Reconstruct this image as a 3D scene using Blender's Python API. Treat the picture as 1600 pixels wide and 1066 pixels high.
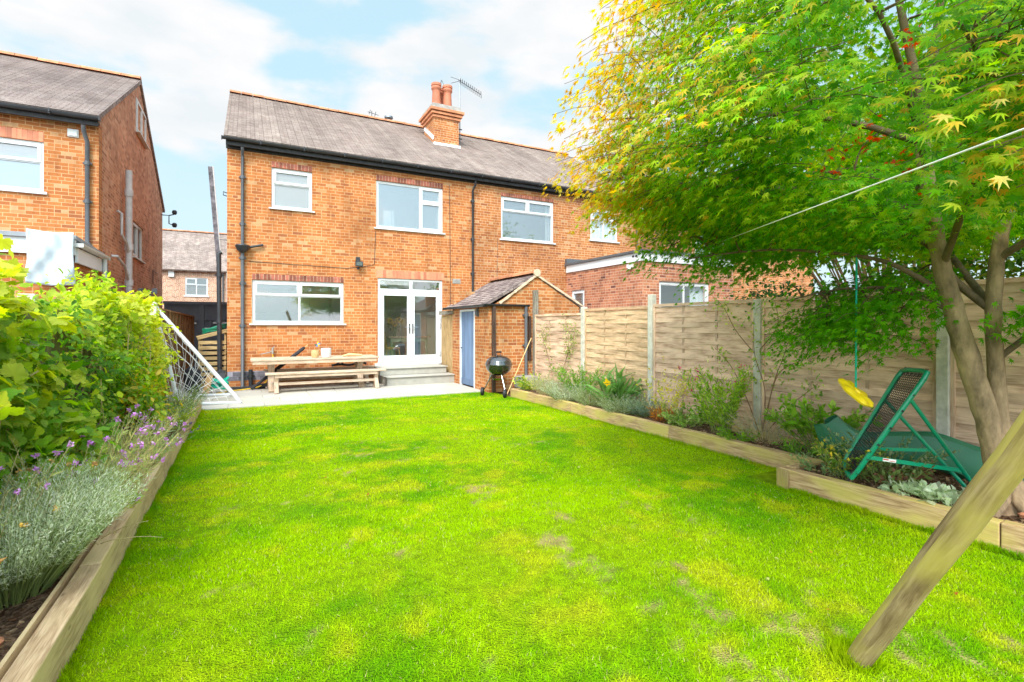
import bpy, math, random
import numpy as np
from mathutils import Vector, Matrix
R = math.radians
for o in list(bpy.data.objects): bpy.data.objects.remove(o)
SC = bpy.context.scene
COL = SC.collection
random.seed(7); RNG = np.random.default_rng(7)

# ------------------------------------------------------------------ camera
cam = bpy.data.cameras.new('camera'); co = bpy.data.objects.new('camera', cam); COL.objects.link(co)
co.location = (0, 0, 1.5); co.rotation_euler = (R(90), 0, R(-27.6))
cam.sensor_width = 36; cam.lens = 17.865; cam.shift_y = -0.015; cam.clip_start = 0.05; cam.clip_end = 1500
SC.camera = co
# ------------------------------------------------------------------ world
SUN_EL, SUN_AZ = 46, 216          # sun behind the camera, a little to the left (azimuth clockwise from +Y)
w = bpy.data.worlds.new('World'); SC.world = w; w.use_nodes = True
nt = w.node_tree; nt.nodes.clear(); N = nt.nodes.new; LK = nt.links.new
out = N('ShaderNodeOutputWorld'); bg = N('ShaderNodeBackground'); bg.inputs[1].default_value = 0.1
sky = N('ShaderNodeTexSky'); sky.sky_type = 'NISHITA'; sky.sun_disc = False
sky.sun_elevation = R(SUN_EL); sky.sun_rotation = R(SUN_AZ); sky.air_density = 1.0; sky.dust_density = 1.5
tc = N('ShaderNodeTexCoord'); mp = N('ShaderNodeMapping'); mp.inputs['Scale'].default_value = (1.0, 1.0, 2.3); mp.inputs['Location'].default_value = (3.9, 12.4, 1.3)
LK(tc.outputs['Generated'], mp.inputs[0])
n1 = N('ShaderNodeTexNoise'); n1.inputs['Scale'].default_value = 2.6; n1.inputs['Detail'].default_value = 6; n1.inputs['Roughness'].default_value = .5; n1.inputs['Distortion'].default_value = .1
LK(mp.outputs[0], n1.inputs[0])
r1 = N('ShaderNodeValToRGB'); r1.color_ramp.elements[0].position = .47; r1.color_ramp.elements[1].position = .575
r1.color_ramp.interpolation = 'EASE'
LK(n1.outputs[0], r1.inputs[0])
veil = N('ShaderNodeMix'); veil.data_type = 'RGBA'; veil.inputs[0].default_value = .86
LK(sky.outputs[0], veil.inputs[6]); veil.inputs[7].default_value = (1.7, 2.45, 2.7, 1)
cl = N('ShaderNodeMix'); cl.data_type = 'RGBA'
LK(veil.outputs[2], cl.inputs[6]); sx = N('ShaderNodeSeparateXYZ'); LK(tc.outputs['Generated'], sx.inputs[0]); hz = N('ShaderNodeMapRange'); hz.inputs[1].default_value = .42; hz.inputs[2].default_value = .05; hz.inputs[3].default_value = 0; hz.inputs[4].default_value = .35; LK(sx.outputs[2], hz.inputs[0])
n2 = N('ShaderNodeTexNoise'); n2.inputs['Scale'].default_value = 7; n2.inputs['Detail'].default_value = 5; LK(mp.outputs[0], n2.inputs[0]); r2_ = N('ShaderNodeValToRGB'); r2_.color_ramp.elements[0].color = (2.4, 2.55, 2.65, 1); r2_.color_ramp.elements[1].color = (2.8, 2.78, 2.8, 1); r2_.color_ramp.elements[0].position = .35; r2_.color_ramp.elements[1].position = .6; LK(n2.outputs[0], r2_.inputs[0]); LK(r2_.outputs[0], cl.inputs[7])
mxh = N('ShaderNodeMath'); mxh.operation = 'MAXIMUM'; LK(r1.outputs[0], mxh.inputs[0]); LK(hz.outputs[0], mxh.inputs[1]); LK(mxh.outputs[0], cl.inputs[0])
# cloud and veil brightened towards the sun, behind the camera, for added fill light
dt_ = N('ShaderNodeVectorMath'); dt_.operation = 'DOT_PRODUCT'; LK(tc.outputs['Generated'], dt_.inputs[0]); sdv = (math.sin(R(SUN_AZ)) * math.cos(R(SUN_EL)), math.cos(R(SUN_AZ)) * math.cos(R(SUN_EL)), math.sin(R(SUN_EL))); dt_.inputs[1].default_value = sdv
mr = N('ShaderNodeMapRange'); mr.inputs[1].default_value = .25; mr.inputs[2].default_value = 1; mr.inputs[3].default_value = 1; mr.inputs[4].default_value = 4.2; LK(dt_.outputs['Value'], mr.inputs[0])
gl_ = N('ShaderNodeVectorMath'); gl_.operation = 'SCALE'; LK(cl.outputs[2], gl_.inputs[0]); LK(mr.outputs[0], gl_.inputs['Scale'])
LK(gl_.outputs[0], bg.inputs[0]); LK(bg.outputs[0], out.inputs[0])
# ------------------------------------------------------------------ sun
sl = bpy.data.lights.new('sun', 'SUN'); so = bpy.data.objects.new('sun', sl); COL.objects.link(so)
sl.energy = 1.2; sl.angle = R(18); sl.color = (1, .95, .87)
so.location = (0, 0, 30)
sd = Vector((math.sin(R(SUN_AZ)) * math.cos(R(SUN_EL)), math.cos(R(SUN_AZ)) * math.cos(R(SUN_EL)), math.sin(R(SUN_EL))))
so.rotation_euler = sd.to_track_quat('Z', 'Y').to_euler()
SC.view_settings.view_transform = 'Standard'; SC.view_settings.look = 'None'
SC.view_settings.exposure = 1.85; SC.view_settings.gamma = 1
SC.cycles.max_bounces = 8; SC.cycles.transparent_max_bounces = 8; SC.cycles.diffuse_bounces = 5; SC.cycles.glossy_bounces = 3
SC.cycles.use_denoising = True

# ------------------------------------------------------------------ materials
MATS = {}
def newmat(name):
    m = bpy.data.materials.new(name); m.use_nodes = True
    n = m.node_tree; n.nodes.clear()
    return m, n, n.nodes.new, n.links.new
def ramp(N, stops):
    r = N('ShaderNodeValToRGB'); e = r.color_ramp.elements
    while len(e) < len(stops): e.new(.5)
    for q, (p, c) in zip(e, stops): q.position = p; q.color = (*c, 1)
    return r
def mixc(N, L, f, a, b, mode='MIX'):
    m = N('ShaderNodeMix'); m.data_type = 'RGBA'; m.blend_type = mode
    for i, v in ((0, f), (6, a), (7, b)):
        if isinstance(v, (int, float)): m.inputs[i].default_value = v
        elif isinstance(v, tuple): m.inputs[i].default_value = (*v, 1)
        else: L(v, m.inputs[i])
    return m.outputs[2]
def simple(name, col, rough=.6, var=.25, scale=6, bump=.15, metal=0, bscale=None, spec=.4, stretch=(1, 1, 1), coat=0):
    """plain surface with dirt / tone variation from object space noise; multiplied by the per-face tint"""
    m, n, N, L = newmat(name)
    o = N('ShaderNodeOutputMaterial'); b = N('ShaderNodeBsdfPrincipled'); L(b.outputs[0], o.inputs[0])
    t = N('ShaderNodeTexCoord'); mp = N('ShaderNodeMapping'); mp.inputs['Scale'].default_value = stretch; L(t.outputs['Object'], mp.inputs[0])
    a = N('ShaderNodeTexNoise'); a.inputs['Scale'].default_value = scale; a.inputs['Detail'].default_value = 6; a.inputs['Roughness'].default_value = .65; L(mp.outputs[0], a.inputs[0])
    r = ramp(N, [(.28, tuple(c * (1 - var) for c in col)), (.72, tuple(min(1, c * (1 + var * .6)) for c in col))]); L(a.outputs[0], r.inputs[0])
    at = N('ShaderNodeAttribute'); at.attribute_name = 'Col'
    c = mixc(N, L, 1.0, r.outputs[0], at.outputs[0], 'MULTIPLY'); L(c, b.inputs['Base Color'])
    b.inputs['Roughness'].default_value = rough; b.inputs['Metallic'].default_value = metal; b.inputs['Specular IOR Level'].default_value = spec
    b.inputs['Coat Weight'].default_value = coat
    if bump:
        a2 = N('ShaderNodeTexNoise'); a2.inputs['Scale'].default_value = bscale or scale * 6; a2.inputs['Detail'].default_value = 4; L(mp.outputs[0], a2.inputs[0])
        bp = N('ShaderNodeBump'); bp.inputs['Strength'].default_value = bump; bp.inputs['Distance'].default_value = .01; L(a2.outputs[0], bp.inputs['Height']); L(bp.outputs[0], b.inputs['Normal'])
    MATS[name] = m; return m
def wood(name, light, dark, algae=None, rough=.75, gscale=1.0, knots=True):
    m, n, N, L = newmat(name)
    o = N('ShaderNodeOutputMaterial'); b = N('ShaderNodeBsdfPrincipled'); L(b.outputs[0], o.inputs[0])
    uv = N('ShaderNodeUVMap'); uv.uv_map = 'UV'
    mp = N('ShaderNodeMapping'); mp.inputs['Scale'].default_value = (3.0 * gscale, 30 * gscale, 1); L(uv.outputs[0], mp.inputs[0])
    a = N('ShaderNodeTexNoise'); a.inputs['Scale'].default_value = 1.6; a.inputs['Detail'].default_value = 8; a.inputs['Roughness'].default_value = .6; a.inputs['Distortion'].default_value = .6; L(mp.outputs[0], a.inputs[0])
    r = ramp(N, [(.30, tuple(x * .75 for x in dark)), (.42, dark), (.52, tuple((x + y) / 2 for x, y in zip(light, dark))), (.64, light)]); L(a.outputs[0], r.inputs[0])
    c = r.outputs[0]
    mp2 = N('ShaderNodeMapping'); mp2.inputs['Scale'].default_value = (1.2, 2.5, 1); L(uv.outputs[0], mp2.inputs[0])
    big = N('ShaderNodeTexNoise'); big.inputs['Scale'].default_value = 1.7; big.inputs['Detail'].default_value = 5; L(mp2.outputs[0], big.inputs[0])
    mpf = N('ShaderNodeMapping'); mpf.inputs['Scale'].default_value = (7, 170, 1); L(uv.outputs[0], mpf.inputs[0]); fg = N('ShaderNodeTexNoise'); fg.inputs['Scale'].default_value = 1.0; fg.inputs['Detail'].default_value = 3; L(mpf.outputs[0], fg.inputs[0])
    fgr = ramp(N, [(.32, (.66, .62, .58)), (.5, (1, 1, 1))]); L(fg.outputs[0], fgr.inputs[0]); c = mixc(N, L, .8, c, fgr.outputs[0], 'MULTIPLY')
    if knots:
        v = N('ShaderNodeTexVoronoi'); v.inputs['Scale'].default_value = 3.1; mp3 = N('ShaderNodeMapping'); mp3.inputs['Scale'].default_value = (.8, 2.6, 1); L(uv.outputs[0], mp3.inputs[0]); L(mp3.outputs[0], v.inputs[0])
        kr = ramp(N, [(.03, (1, 1, 1)), (.075, (0, 0, 0))]); L(v.outputs['Distance'], kr.inputs[0])
        c = mixc(N, L, kr.outputs[0], c, tuple(x * .45 for x in dark))
    if algae:
        ar = ramp(N, [(.42, (0, 0, 0)), (.62, (.8, .8, .8))]); L(big.outputs[0], ar.inputs[0])
        c = mixc(N, L, ar.outputs[0], c, algae)
    dr = ramp(N, [(.3, (.72, .70, .68)), (.6, (1, 1, 1))]); L(big.outputs[0], dr.inputs[0])
    c = mixc(N, L, 1.0, c, dr.outputs[0], 'MULTIPLY')
    at = N('ShaderNodeAttribute'); at.attribute_name = 'Col'
    c = mixc(N, L, 1.0, c, at.outputs[0], 'MULTIPLY'); L(c, b.inputs['Base Color'])
    b.inputs['Roughness'].default_value = rough; b.inputs['Specular IOR Level'].default_value = .25
    bp = N('ShaderNodeBump'); bp.inputs['Strength'].default_value = .35; bp.inputs['Distance'].default_value = .004; L(a.outputs[0], bp.inputs['Height']); L(bp.outputs[0], b.inputs['Normal'])
    MATS[name] = m; return m
def brick(name, stops, mortar=(.55, .42, .28), bw=.225, bh=.075, soot=.22, patch=None, ms=.0075, squash=.5):
    m, n, N, L = newmat(name)
    o = N('ShaderNodeOutputMaterial'); b = N('ShaderNodeBsdfPrincipled'); L(b.outputs[0], o.inputs[0])
    uv = N('ShaderNodeUVMap'); uv.uv_map = 'UV'
    t = N('ShaderNodeTexBrick'); t.offset = .5; t.squash = squash; t.squash_frequency = 3
    t.inputs['Scale'].default_value = 1; t.inputs['Brick Width'].default_value = bw; t.inputs['Row Height'].default_value = bh
    t.inputs['Mortar Size'].default_value = ms; t.inputs['Mortar Smooth'].default_value = .3; t.inputs['Bias'].default_value = 0
    t.inputs['Color1'].default_value = (0, 0, 0, 1); t.inputs['Color2'].default_value = (1, 1, 1, 1); t.inputs['Mortar'].default_value = (.5, .5, .5, 1)
    # wobble the courses a touch so that edges are not ruler-straight
    nz = N('ShaderNodeTexNoise'); nz.inputs['Scale'].default_value = 9; L(uv.outputs[0], nz.inputs[0])
    vm = N('ShaderNodeVectorMath'); vm.operation = 'MULTIPLY_ADD'; L(nz.outputs['Color'], vm.inputs[0]); vm.inputs[1].default_value = (.012, .009, 0); L(uv.outputs[0], vm.inputs[2])
    L(vm.outputs[0], t.inputs[0])
    r = ramp(N, stops); r.color_ramp.interpolation = 'LINEAR'; L(t.outputs['Color'], r.inputs[0])
    f = N('ShaderNodeTexNoise'); f.inputs['Scale'].default_value = 45; f.inputs['Detail'].default_value = 5; f.inputs['Roughness'].default_value = .7; L(uv.outputs[0], f.inputs[0])
    fr = ramp(N, [(.3, (.80, .77, .75)), (.7, (1.0, 1.0, 1.0))]); L(f.outputs[0], fr.inputs[0])
    c = mixc(N, L, 1.0, r.outputs[0], fr.outputs[0], 'MULTIPLY')
    g = N('ShaderNodeTexNoise'); g.inputs['Scale'].default_value = .9; g.inputs['Detail'].default_value = 6; g.inputs['Roughness'].default_value = .6; L(uv.outputs[0], g.inputs[0])
    mm = mixc(N, L, g.outputs[0], tuple(x * .75 for x in mortar), tuple(min(1, x * 1.25) for x in mortar))
    c = mixc(N, L, t.outputs['Fac'], c, mm)
    ms_ = N('ShaderNodeMapping'); ms_.inputs['Scale'].default_value = (3.2, .45, 1); L(uv.outputs[0], ms_.inputs[0]); st = N('ShaderNodeTexNoise'); st.inputs['Scale'].default_value = 1.3; st.inputs['Detail'].default_value = 6; st.inputs['Roughness'].default_value = .65; L(ms_.outputs[0], st.inputs[0])
    sr_ = ramp(N, [(.36, (.74, .72, .70)), (.52, (1, 1, 1))]); L(st.outputs[0], sr_.inputs[0]); c = mixc(N, L, .7, c, sr_.outputs[0], 'MULTIPLY')
    gr = ramp(N, [(.3, (1 - soot,) * 3), (.6, (1, 1, 1))]); L(g.outputs[0], gr.inputs[0])
    c = mixc(N, L, 1.0, c, gr.outputs[0], 'MULTIPLY')
    if patch:
        pr = N('ShaderNodeTexNoise'); pr.inputs['Scale'].default_value = 1.6; pr.inputs['Detail'].default_value = 7; pr.inputs['Roughness'].default_value = .7
        mq = N('ShaderNodeMapping'); mq.inputs['Location'].default_value = (7, 3, 0); L(uv.outputs[0], mq.inputs[0]); L(mq.outputs[0], pr.inputs[0])
        pp = ramp(N, [(.60, (0, 0, 0)), (.70, (.5, .5, .5))]); L(pr.outputs[0], pp.inputs[0]); c = mixc(N, L, pp.outputs[0], c, patch)
    L(c, b.inputs['Base Color']); b.inputs['Roughness'].default_value = .85; b.inputs['Specular IOR Level'].default_value = .2
    bp = N('ShaderNodeBump'); bp.invert = True; bp.inputs['Strength'].default_value = .4; bp.inputs['Distance'].default_value = .008
    ad = N('ShaderNodeMath'); ad.operation = 'MULTIPLY_ADD'; L(f.outputs[0], ad.inputs[0]); ad.inputs[1].default_value = -.35; L(t.outputs['Fac'], ad.inputs[2])
    L(ad.outputs[0], bp.inputs['Height']); L(bp.outputs[0], b.inputs['Normal'])
    MATS[name] = m; return m
OR = [(0, (0.365, 0.125, 0.052)), (.10, (0.444, 0.146, 0.047)), (.35, (0.504, 0.171, 0.051)), (.6, (0.551, 0.195, 0.059)), (.86, (0.576, 0.218, 0.070)), (.93, (0.590, 0.292, 0.126)), (1, (0.616, 0.358, 0.184))]
brick('brick_orange', OR, mortar=(.60, .34, .17), patch=(.58, .29, .14))
brick('brick_party', [(p, (c[0] * .9, c[1] * .93, c[2] * .95)) for p, c in OR], mortar=(.60, .36, .21))
brick('brick_red', [(0, (.18, .07, .055)), (.12, (.42, .15, .085)), (.5, (.55, .21, .11)), (1, (.62, .26, .14))], mortar=(.62, .42, .30))
brick('brick_rose', [(0, (.36, .15, .085)), (.3, (.56, .25, .14)), (.7, (.66, .31, .18)), (1, (.74, .42, .27))], mortar=(.62, .43, .30))
brick('brick_far', [(0, (.30, .11, .06)), (.5, (.52, .20, .10)), (1, (.66, .34, .20))], mortar=(.66, .5, .38), ms=.018)
brick('brick_shed', OR, mortar=(.60, .40, .22), soot=.35)
def roofmat(name, c1, c2, c3, moss=None):
    brick(name, [(0, c1), (.5, c2), (1, c3)], mortar=tuple(x * .6 for x in c1), bw=.19, bh=.115, soot=.35, patch=moss, ms=.009, squash=1)
roofmat('roof_tile', (.33, .255, .225), (.42, .335, .30), (.51, .42, .37), moss=(.50, .44, .36))
roofmat('roof_tile_old', (.31, .24, .225), (.40, .325, .30), (.48, .40, .37), moss=(.47, .41, .37))
roofmat('roof_shed', (.22, .165, .16), (.34, .265, .25), (.48, .39, .35), moss=None)
simple('terracotta', (.52, .21, .10), .8, .4, 5); simple('pot_clay', (.50, .17, .09), .7, .3, 4)
simple('lintel_brick', (.27, .085, .055), .85, .5, 8, .3); simple('blue_brick', (.14, .13, .15), .7, .4, 8, .3)
simple('mortar_cement', (.62, .47, .33), .9, .25, 9); simple('cement', (.36, .34, .31), .9, .35, 7, .4)
simple('upvc', (.70, .71, .72), .3, .05, 2, 0); simple('upvc_dull', (.60, .60, .58), .4, .12, 3, 0)
simple('black_plastic', (.035, .037, .042), .4, .4, 4, .05); simple('grey_pipe', (.10, .105, .115), .42, .3, 3, .05)
simple('flaky_paint', (.16, .15, .17), .7, .9, 7, .3); simple('fascia_black', (.03, .028, .03), .6, .7, 9, .3); simple('pale_pipe', (.55, .53, .53), .6, .25, 4, .1)
simple('lead', (.30, .32, .35), .6, .3, 4); simple('mortar_white', (.72, .70, .67), .9, .2, 9)
simple('concrete_post', (.60, .56, .47), .9, .3, 11, .4, bscale=90); simple('paving', (.46, .43, .375), .85, .12, 3, .15, bscale=60)
simple('stone_step', (.40, .38, .33), .8, .15, 6, .15); simple('white_tube', (.68, .69, .70), .35, .08, 3, 0)
simple('net_white', (.85, .86, .85), .7, .05, 3, 0); simple('door_blue', (.13, .20, .33), .5, .35, 3, .1, stretch=(1, 1, .25))
simple('black_enamel', (.012, .013, .014), .08, .1, 3, 0, coat=1, spec=.6); simple('chrome', (.30, .30, .31), .25, .1, 4, 0, metal=1)
simple('rubber', (.02, .02, .022), .6, .3, 8); simple('green_steel', (.0, .27, .14), .3, .12, 5, .02, coat=.4)
simple('green_slide', (.035, .16, .085), .38, .2, 4, .03); simple('yellow_plastic', (.90, .60, .01), .35, .1, 5, 0)
simple('rope_green', (.0, .42, .28), .6, .25, 60, .3); simple('rope_white', (.80, .80, .76), .6, .2, 40)
simple('hose_green', (.01, .22, .13), .4, .2, 9, 0); simple('hose_yellow', (.80, .50, .03), .4, .2, 9, 0)
simple('cloth_white', (.50, .56, .61), .9, .06, 3, .2); simple('charcoal_paint', (.09, .095, .11), .5, .2, 2)
simple('sticker', (.85, .80, .78), .4, .05, 5, 0); simple('sticker_red', (.65, .06, .05), .4, .05, 5, 0)
simple('terra_stone', (.50, .20, .10), .9, .4, 20); simple('cane', (.75, .50, .22), .6, .25, 9)
simple('wall_paint', (.80, .80, .72), .9, .03, 2, 0); simple('green_paint', (.42, .56, .38), .5, .1, 4, 0)
simple('pine', (.62, .36, .14), .5, .2, 8); simple('black_cloth', (.03, .03, .035), .9, .3, 8)
simple('white_ceramic', (.68, .68, .68), .3, .05, 3, 0); simple('woven', (.60, .40, .18), .8, .4, 60, .5)
simple('sunflower', (.85, .55, .02), .6, .2, 20); simple('seed_brown', (.10, .05, .02), .9, .3, 30); simple('blue_bit', (.05, .25, .75), .5, .1, 5, 0); simple('red_bit', (.7, .10, .10), .5, .1, 5, 0)
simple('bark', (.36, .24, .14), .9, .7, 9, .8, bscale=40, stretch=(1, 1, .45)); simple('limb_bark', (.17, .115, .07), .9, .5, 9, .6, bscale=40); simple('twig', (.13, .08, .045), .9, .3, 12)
simple('stem_green', (.22, .27, .07), .8, .3, 12); simple('stem_straw', (.55, .42, .20), .8, .3, 12); simple('stem_brown', (.22, .12, .06), .8, .3, 12)
simple('curtain', (.80, .82, .84), .9, .15, 12, 0, stretch=(8, 8, .2)); simple('tile_grey', (.34, .32, .30), .6, .2, 3)
wood('sleeper', (.76, .52, .29), (.50, .31, .155), algae=(.52, .42, .10)); wood('sleeper_top', (.76, .55, .35), (.54, .36, .21), algae=(.64, .47, .26))
wood('fence_wood', (.86, .61, .44), (.64, .40, .27), algae=(.80, .55, .38)); wood('fence_new', (.82, .57, .36), (.64, .41, .235))
wood('fence_brown', (.38, .22, .10), (.22, .12, .055)); wood('post_wood', (.42, .38, .30), (.22, .19, .15))
wood('table_wood', (.70, .55, .42), (.56, .41, .29), rough=.6); wood('store_wood', (.62, .44, .22), (.42, .28, .12))
wood('pole_wood', (.50, .36, .20), (.26, .17, .085), algae=(.46, .37, .08), gscale=.7, knots=True); wood('dark_wood', (.12, .07, .05), (.055, .035, .028), knots=False)
wood('gate_wood', (.62, .42, .20), (.42, .27, .12), knots=False); wood('fence_grey', (.42, .37, .30), (.24, .20, .15))

def glassmat(name, tint, refl, trans, rough=.02):
    """window glass: a share mirrors the sky, a share lets you look in, the rest is net curtain / dim room"""
    m, n, N, L = newmat(name)
    o = N('ShaderNodeOutputMaterial'); g = N('ShaderNodeBsdfGlossy'); g.inputs['Roughness'].default_value = rough; g.inputs[0].default_value = (.92, .96, 1, 1)
    d = N('ShaderNodeBsdfDiffuse'); d.inputs[0].default_value = (*tint, 1); t = N('ShaderNodeBsdfTransparent'); t.inputs[0].default_value = (.93, .95, .94, 1)
    a = N('ShaderNodeMixShader'); a.inputs[0].default_value = trans; L(d.outputs[0], a.inputs[1]); L(t.outputs[0], a.inputs[2])
    b = N('ShaderNodeMixShader'); b.inputs[0].default_value = refl; L(a.outputs[0], b.inputs[1]); L(g.outputs[0], b.inputs[2])
    nz = N('ShaderNodeTexNoise'); nz.inputs['Scale'].default_value = 1.2; tcx = N('ShaderNodeTexCoord'); L(tcx.outputs['Object'], nz.inputs[0])
    bp = N('ShaderNodeBump'); bp.inputs['Strength'].default_value = .12; bp.inputs['Distance'].default_value = .02; L(nz.outputs[0], bp.inputs['Height']); L(bp.outputs[0], g.inputs['Normal'])
    L(b.outputs[0], o.inputs[0]); MATS[name] = m
glassmat('glass_up', (.24, .27, .29), .17, .72); glassmat('glass_room', (.2, .2, .2), .13, .98); glassmat('glass_kitchen', (.2, .22, .2), .17, .95)
glassmat('glass_frost', (.30, .33, .33), .13, .45, .10)

def leafmat(name, gloss=.45, trans=.58, spec=.3):
    m, n, N, L = newmat(name)
    o = N('ShaderNodeOutputMaterial'); b = N('ShaderNodeBsdfPrincipled'); b.inputs['Roughness'].default_value = gloss; b.inputs['Specular IOR Level'].default_value = spec
    at = N('ShaderNodeAttribute'); at.attribute_name = 'Col'; L(at.outputs[0], b.inputs['Base Color'])
    t = N('ShaderNodeBsdfTranslucent'); hs = N('ShaderNodeHueSaturation'); hs.inputs['Saturation'].default_value = 1.1; hs.inputs['Value'].default_value = 1.35; L(at.outputs[0], hs.inputs['Color']); L(hs.outputs[0], t.inputs[0])
    x = N('ShaderNodeMixShader'); x.inputs[0].default_value = trans; L(b.outputs[0], x.inputs[1]); L(t.outputs[0], x.inputs[2]); L(x.outputs[0], o.inputs[0])
    MATS[name] = m
leafmat('leaf'); leafmat('grass', .7, .4, .06); leafmat('petal', .6, .3)
def groundmat(name, attr):
    m, n, N, L = newmat(name)
    o = N('ShaderNodeOutputMaterial'); b = N('ShaderNodeBsdfPrincipled'); L(b.outputs[0], o.inputs[0]); b.inputs['Roughness'].default_value = .95; b.inputs['Specular IOR Level'].default_value = .1
    t = N('ShaderNodeTexCoord'); v = N('ShaderNodeTexVoronoi'); v.inputs['Scale'].default_value = 38 if not attr else 90; L(t.outputs['Object'], v.inputs[0])
    nz = N('ShaderNodeTexNoise'); nz.inputs['Scale'].default_value = 12; nz.inputs['Detail'].default_value = 8; L(t.outputs['Object'], nz.inputs[0])
    if attr:
        at = N('ShaderNodeAttribute'); at.attribute_name = 'Col'
        r = ramp(N, [(.3, (.55, .55, .5)), (.7, (1, 1, 1))]); L(nz.outputs[0], r.inputs[0]); c = mixc(N, L, 1, at.outputs[0], r.outputs[0], 'MULTIPLY')
    else:
        s = N('ShaderNodeSeparateColor'); L(v.outputs['Color'], s.inputs[0])
        r = ramp(N, [(0, (.035, .02, .013)), (.45, (.12, .065, .04)), (.75, (.22, .13, .08)), (1, (.42, .28, .17))]); L(s.outputs[0], r.inputs[0]); c = mixc(N, L, nz.outputs[0], r.outputs[0], (.10, .06, .04))
    L(c, b.inputs['Base Color'])
    bp = N('ShaderNodeBump'); bp.inputs['Strength'].default_value = .9; bp.inputs['Distance'].default_value = .02; L(v.outputs['Distance'], bp.inputs['Height']); L(bp.outputs[0], b.inputs['Normal'])
    MATS[name] = m
groundmat('soil', False); groundmat('turf', True)

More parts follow.
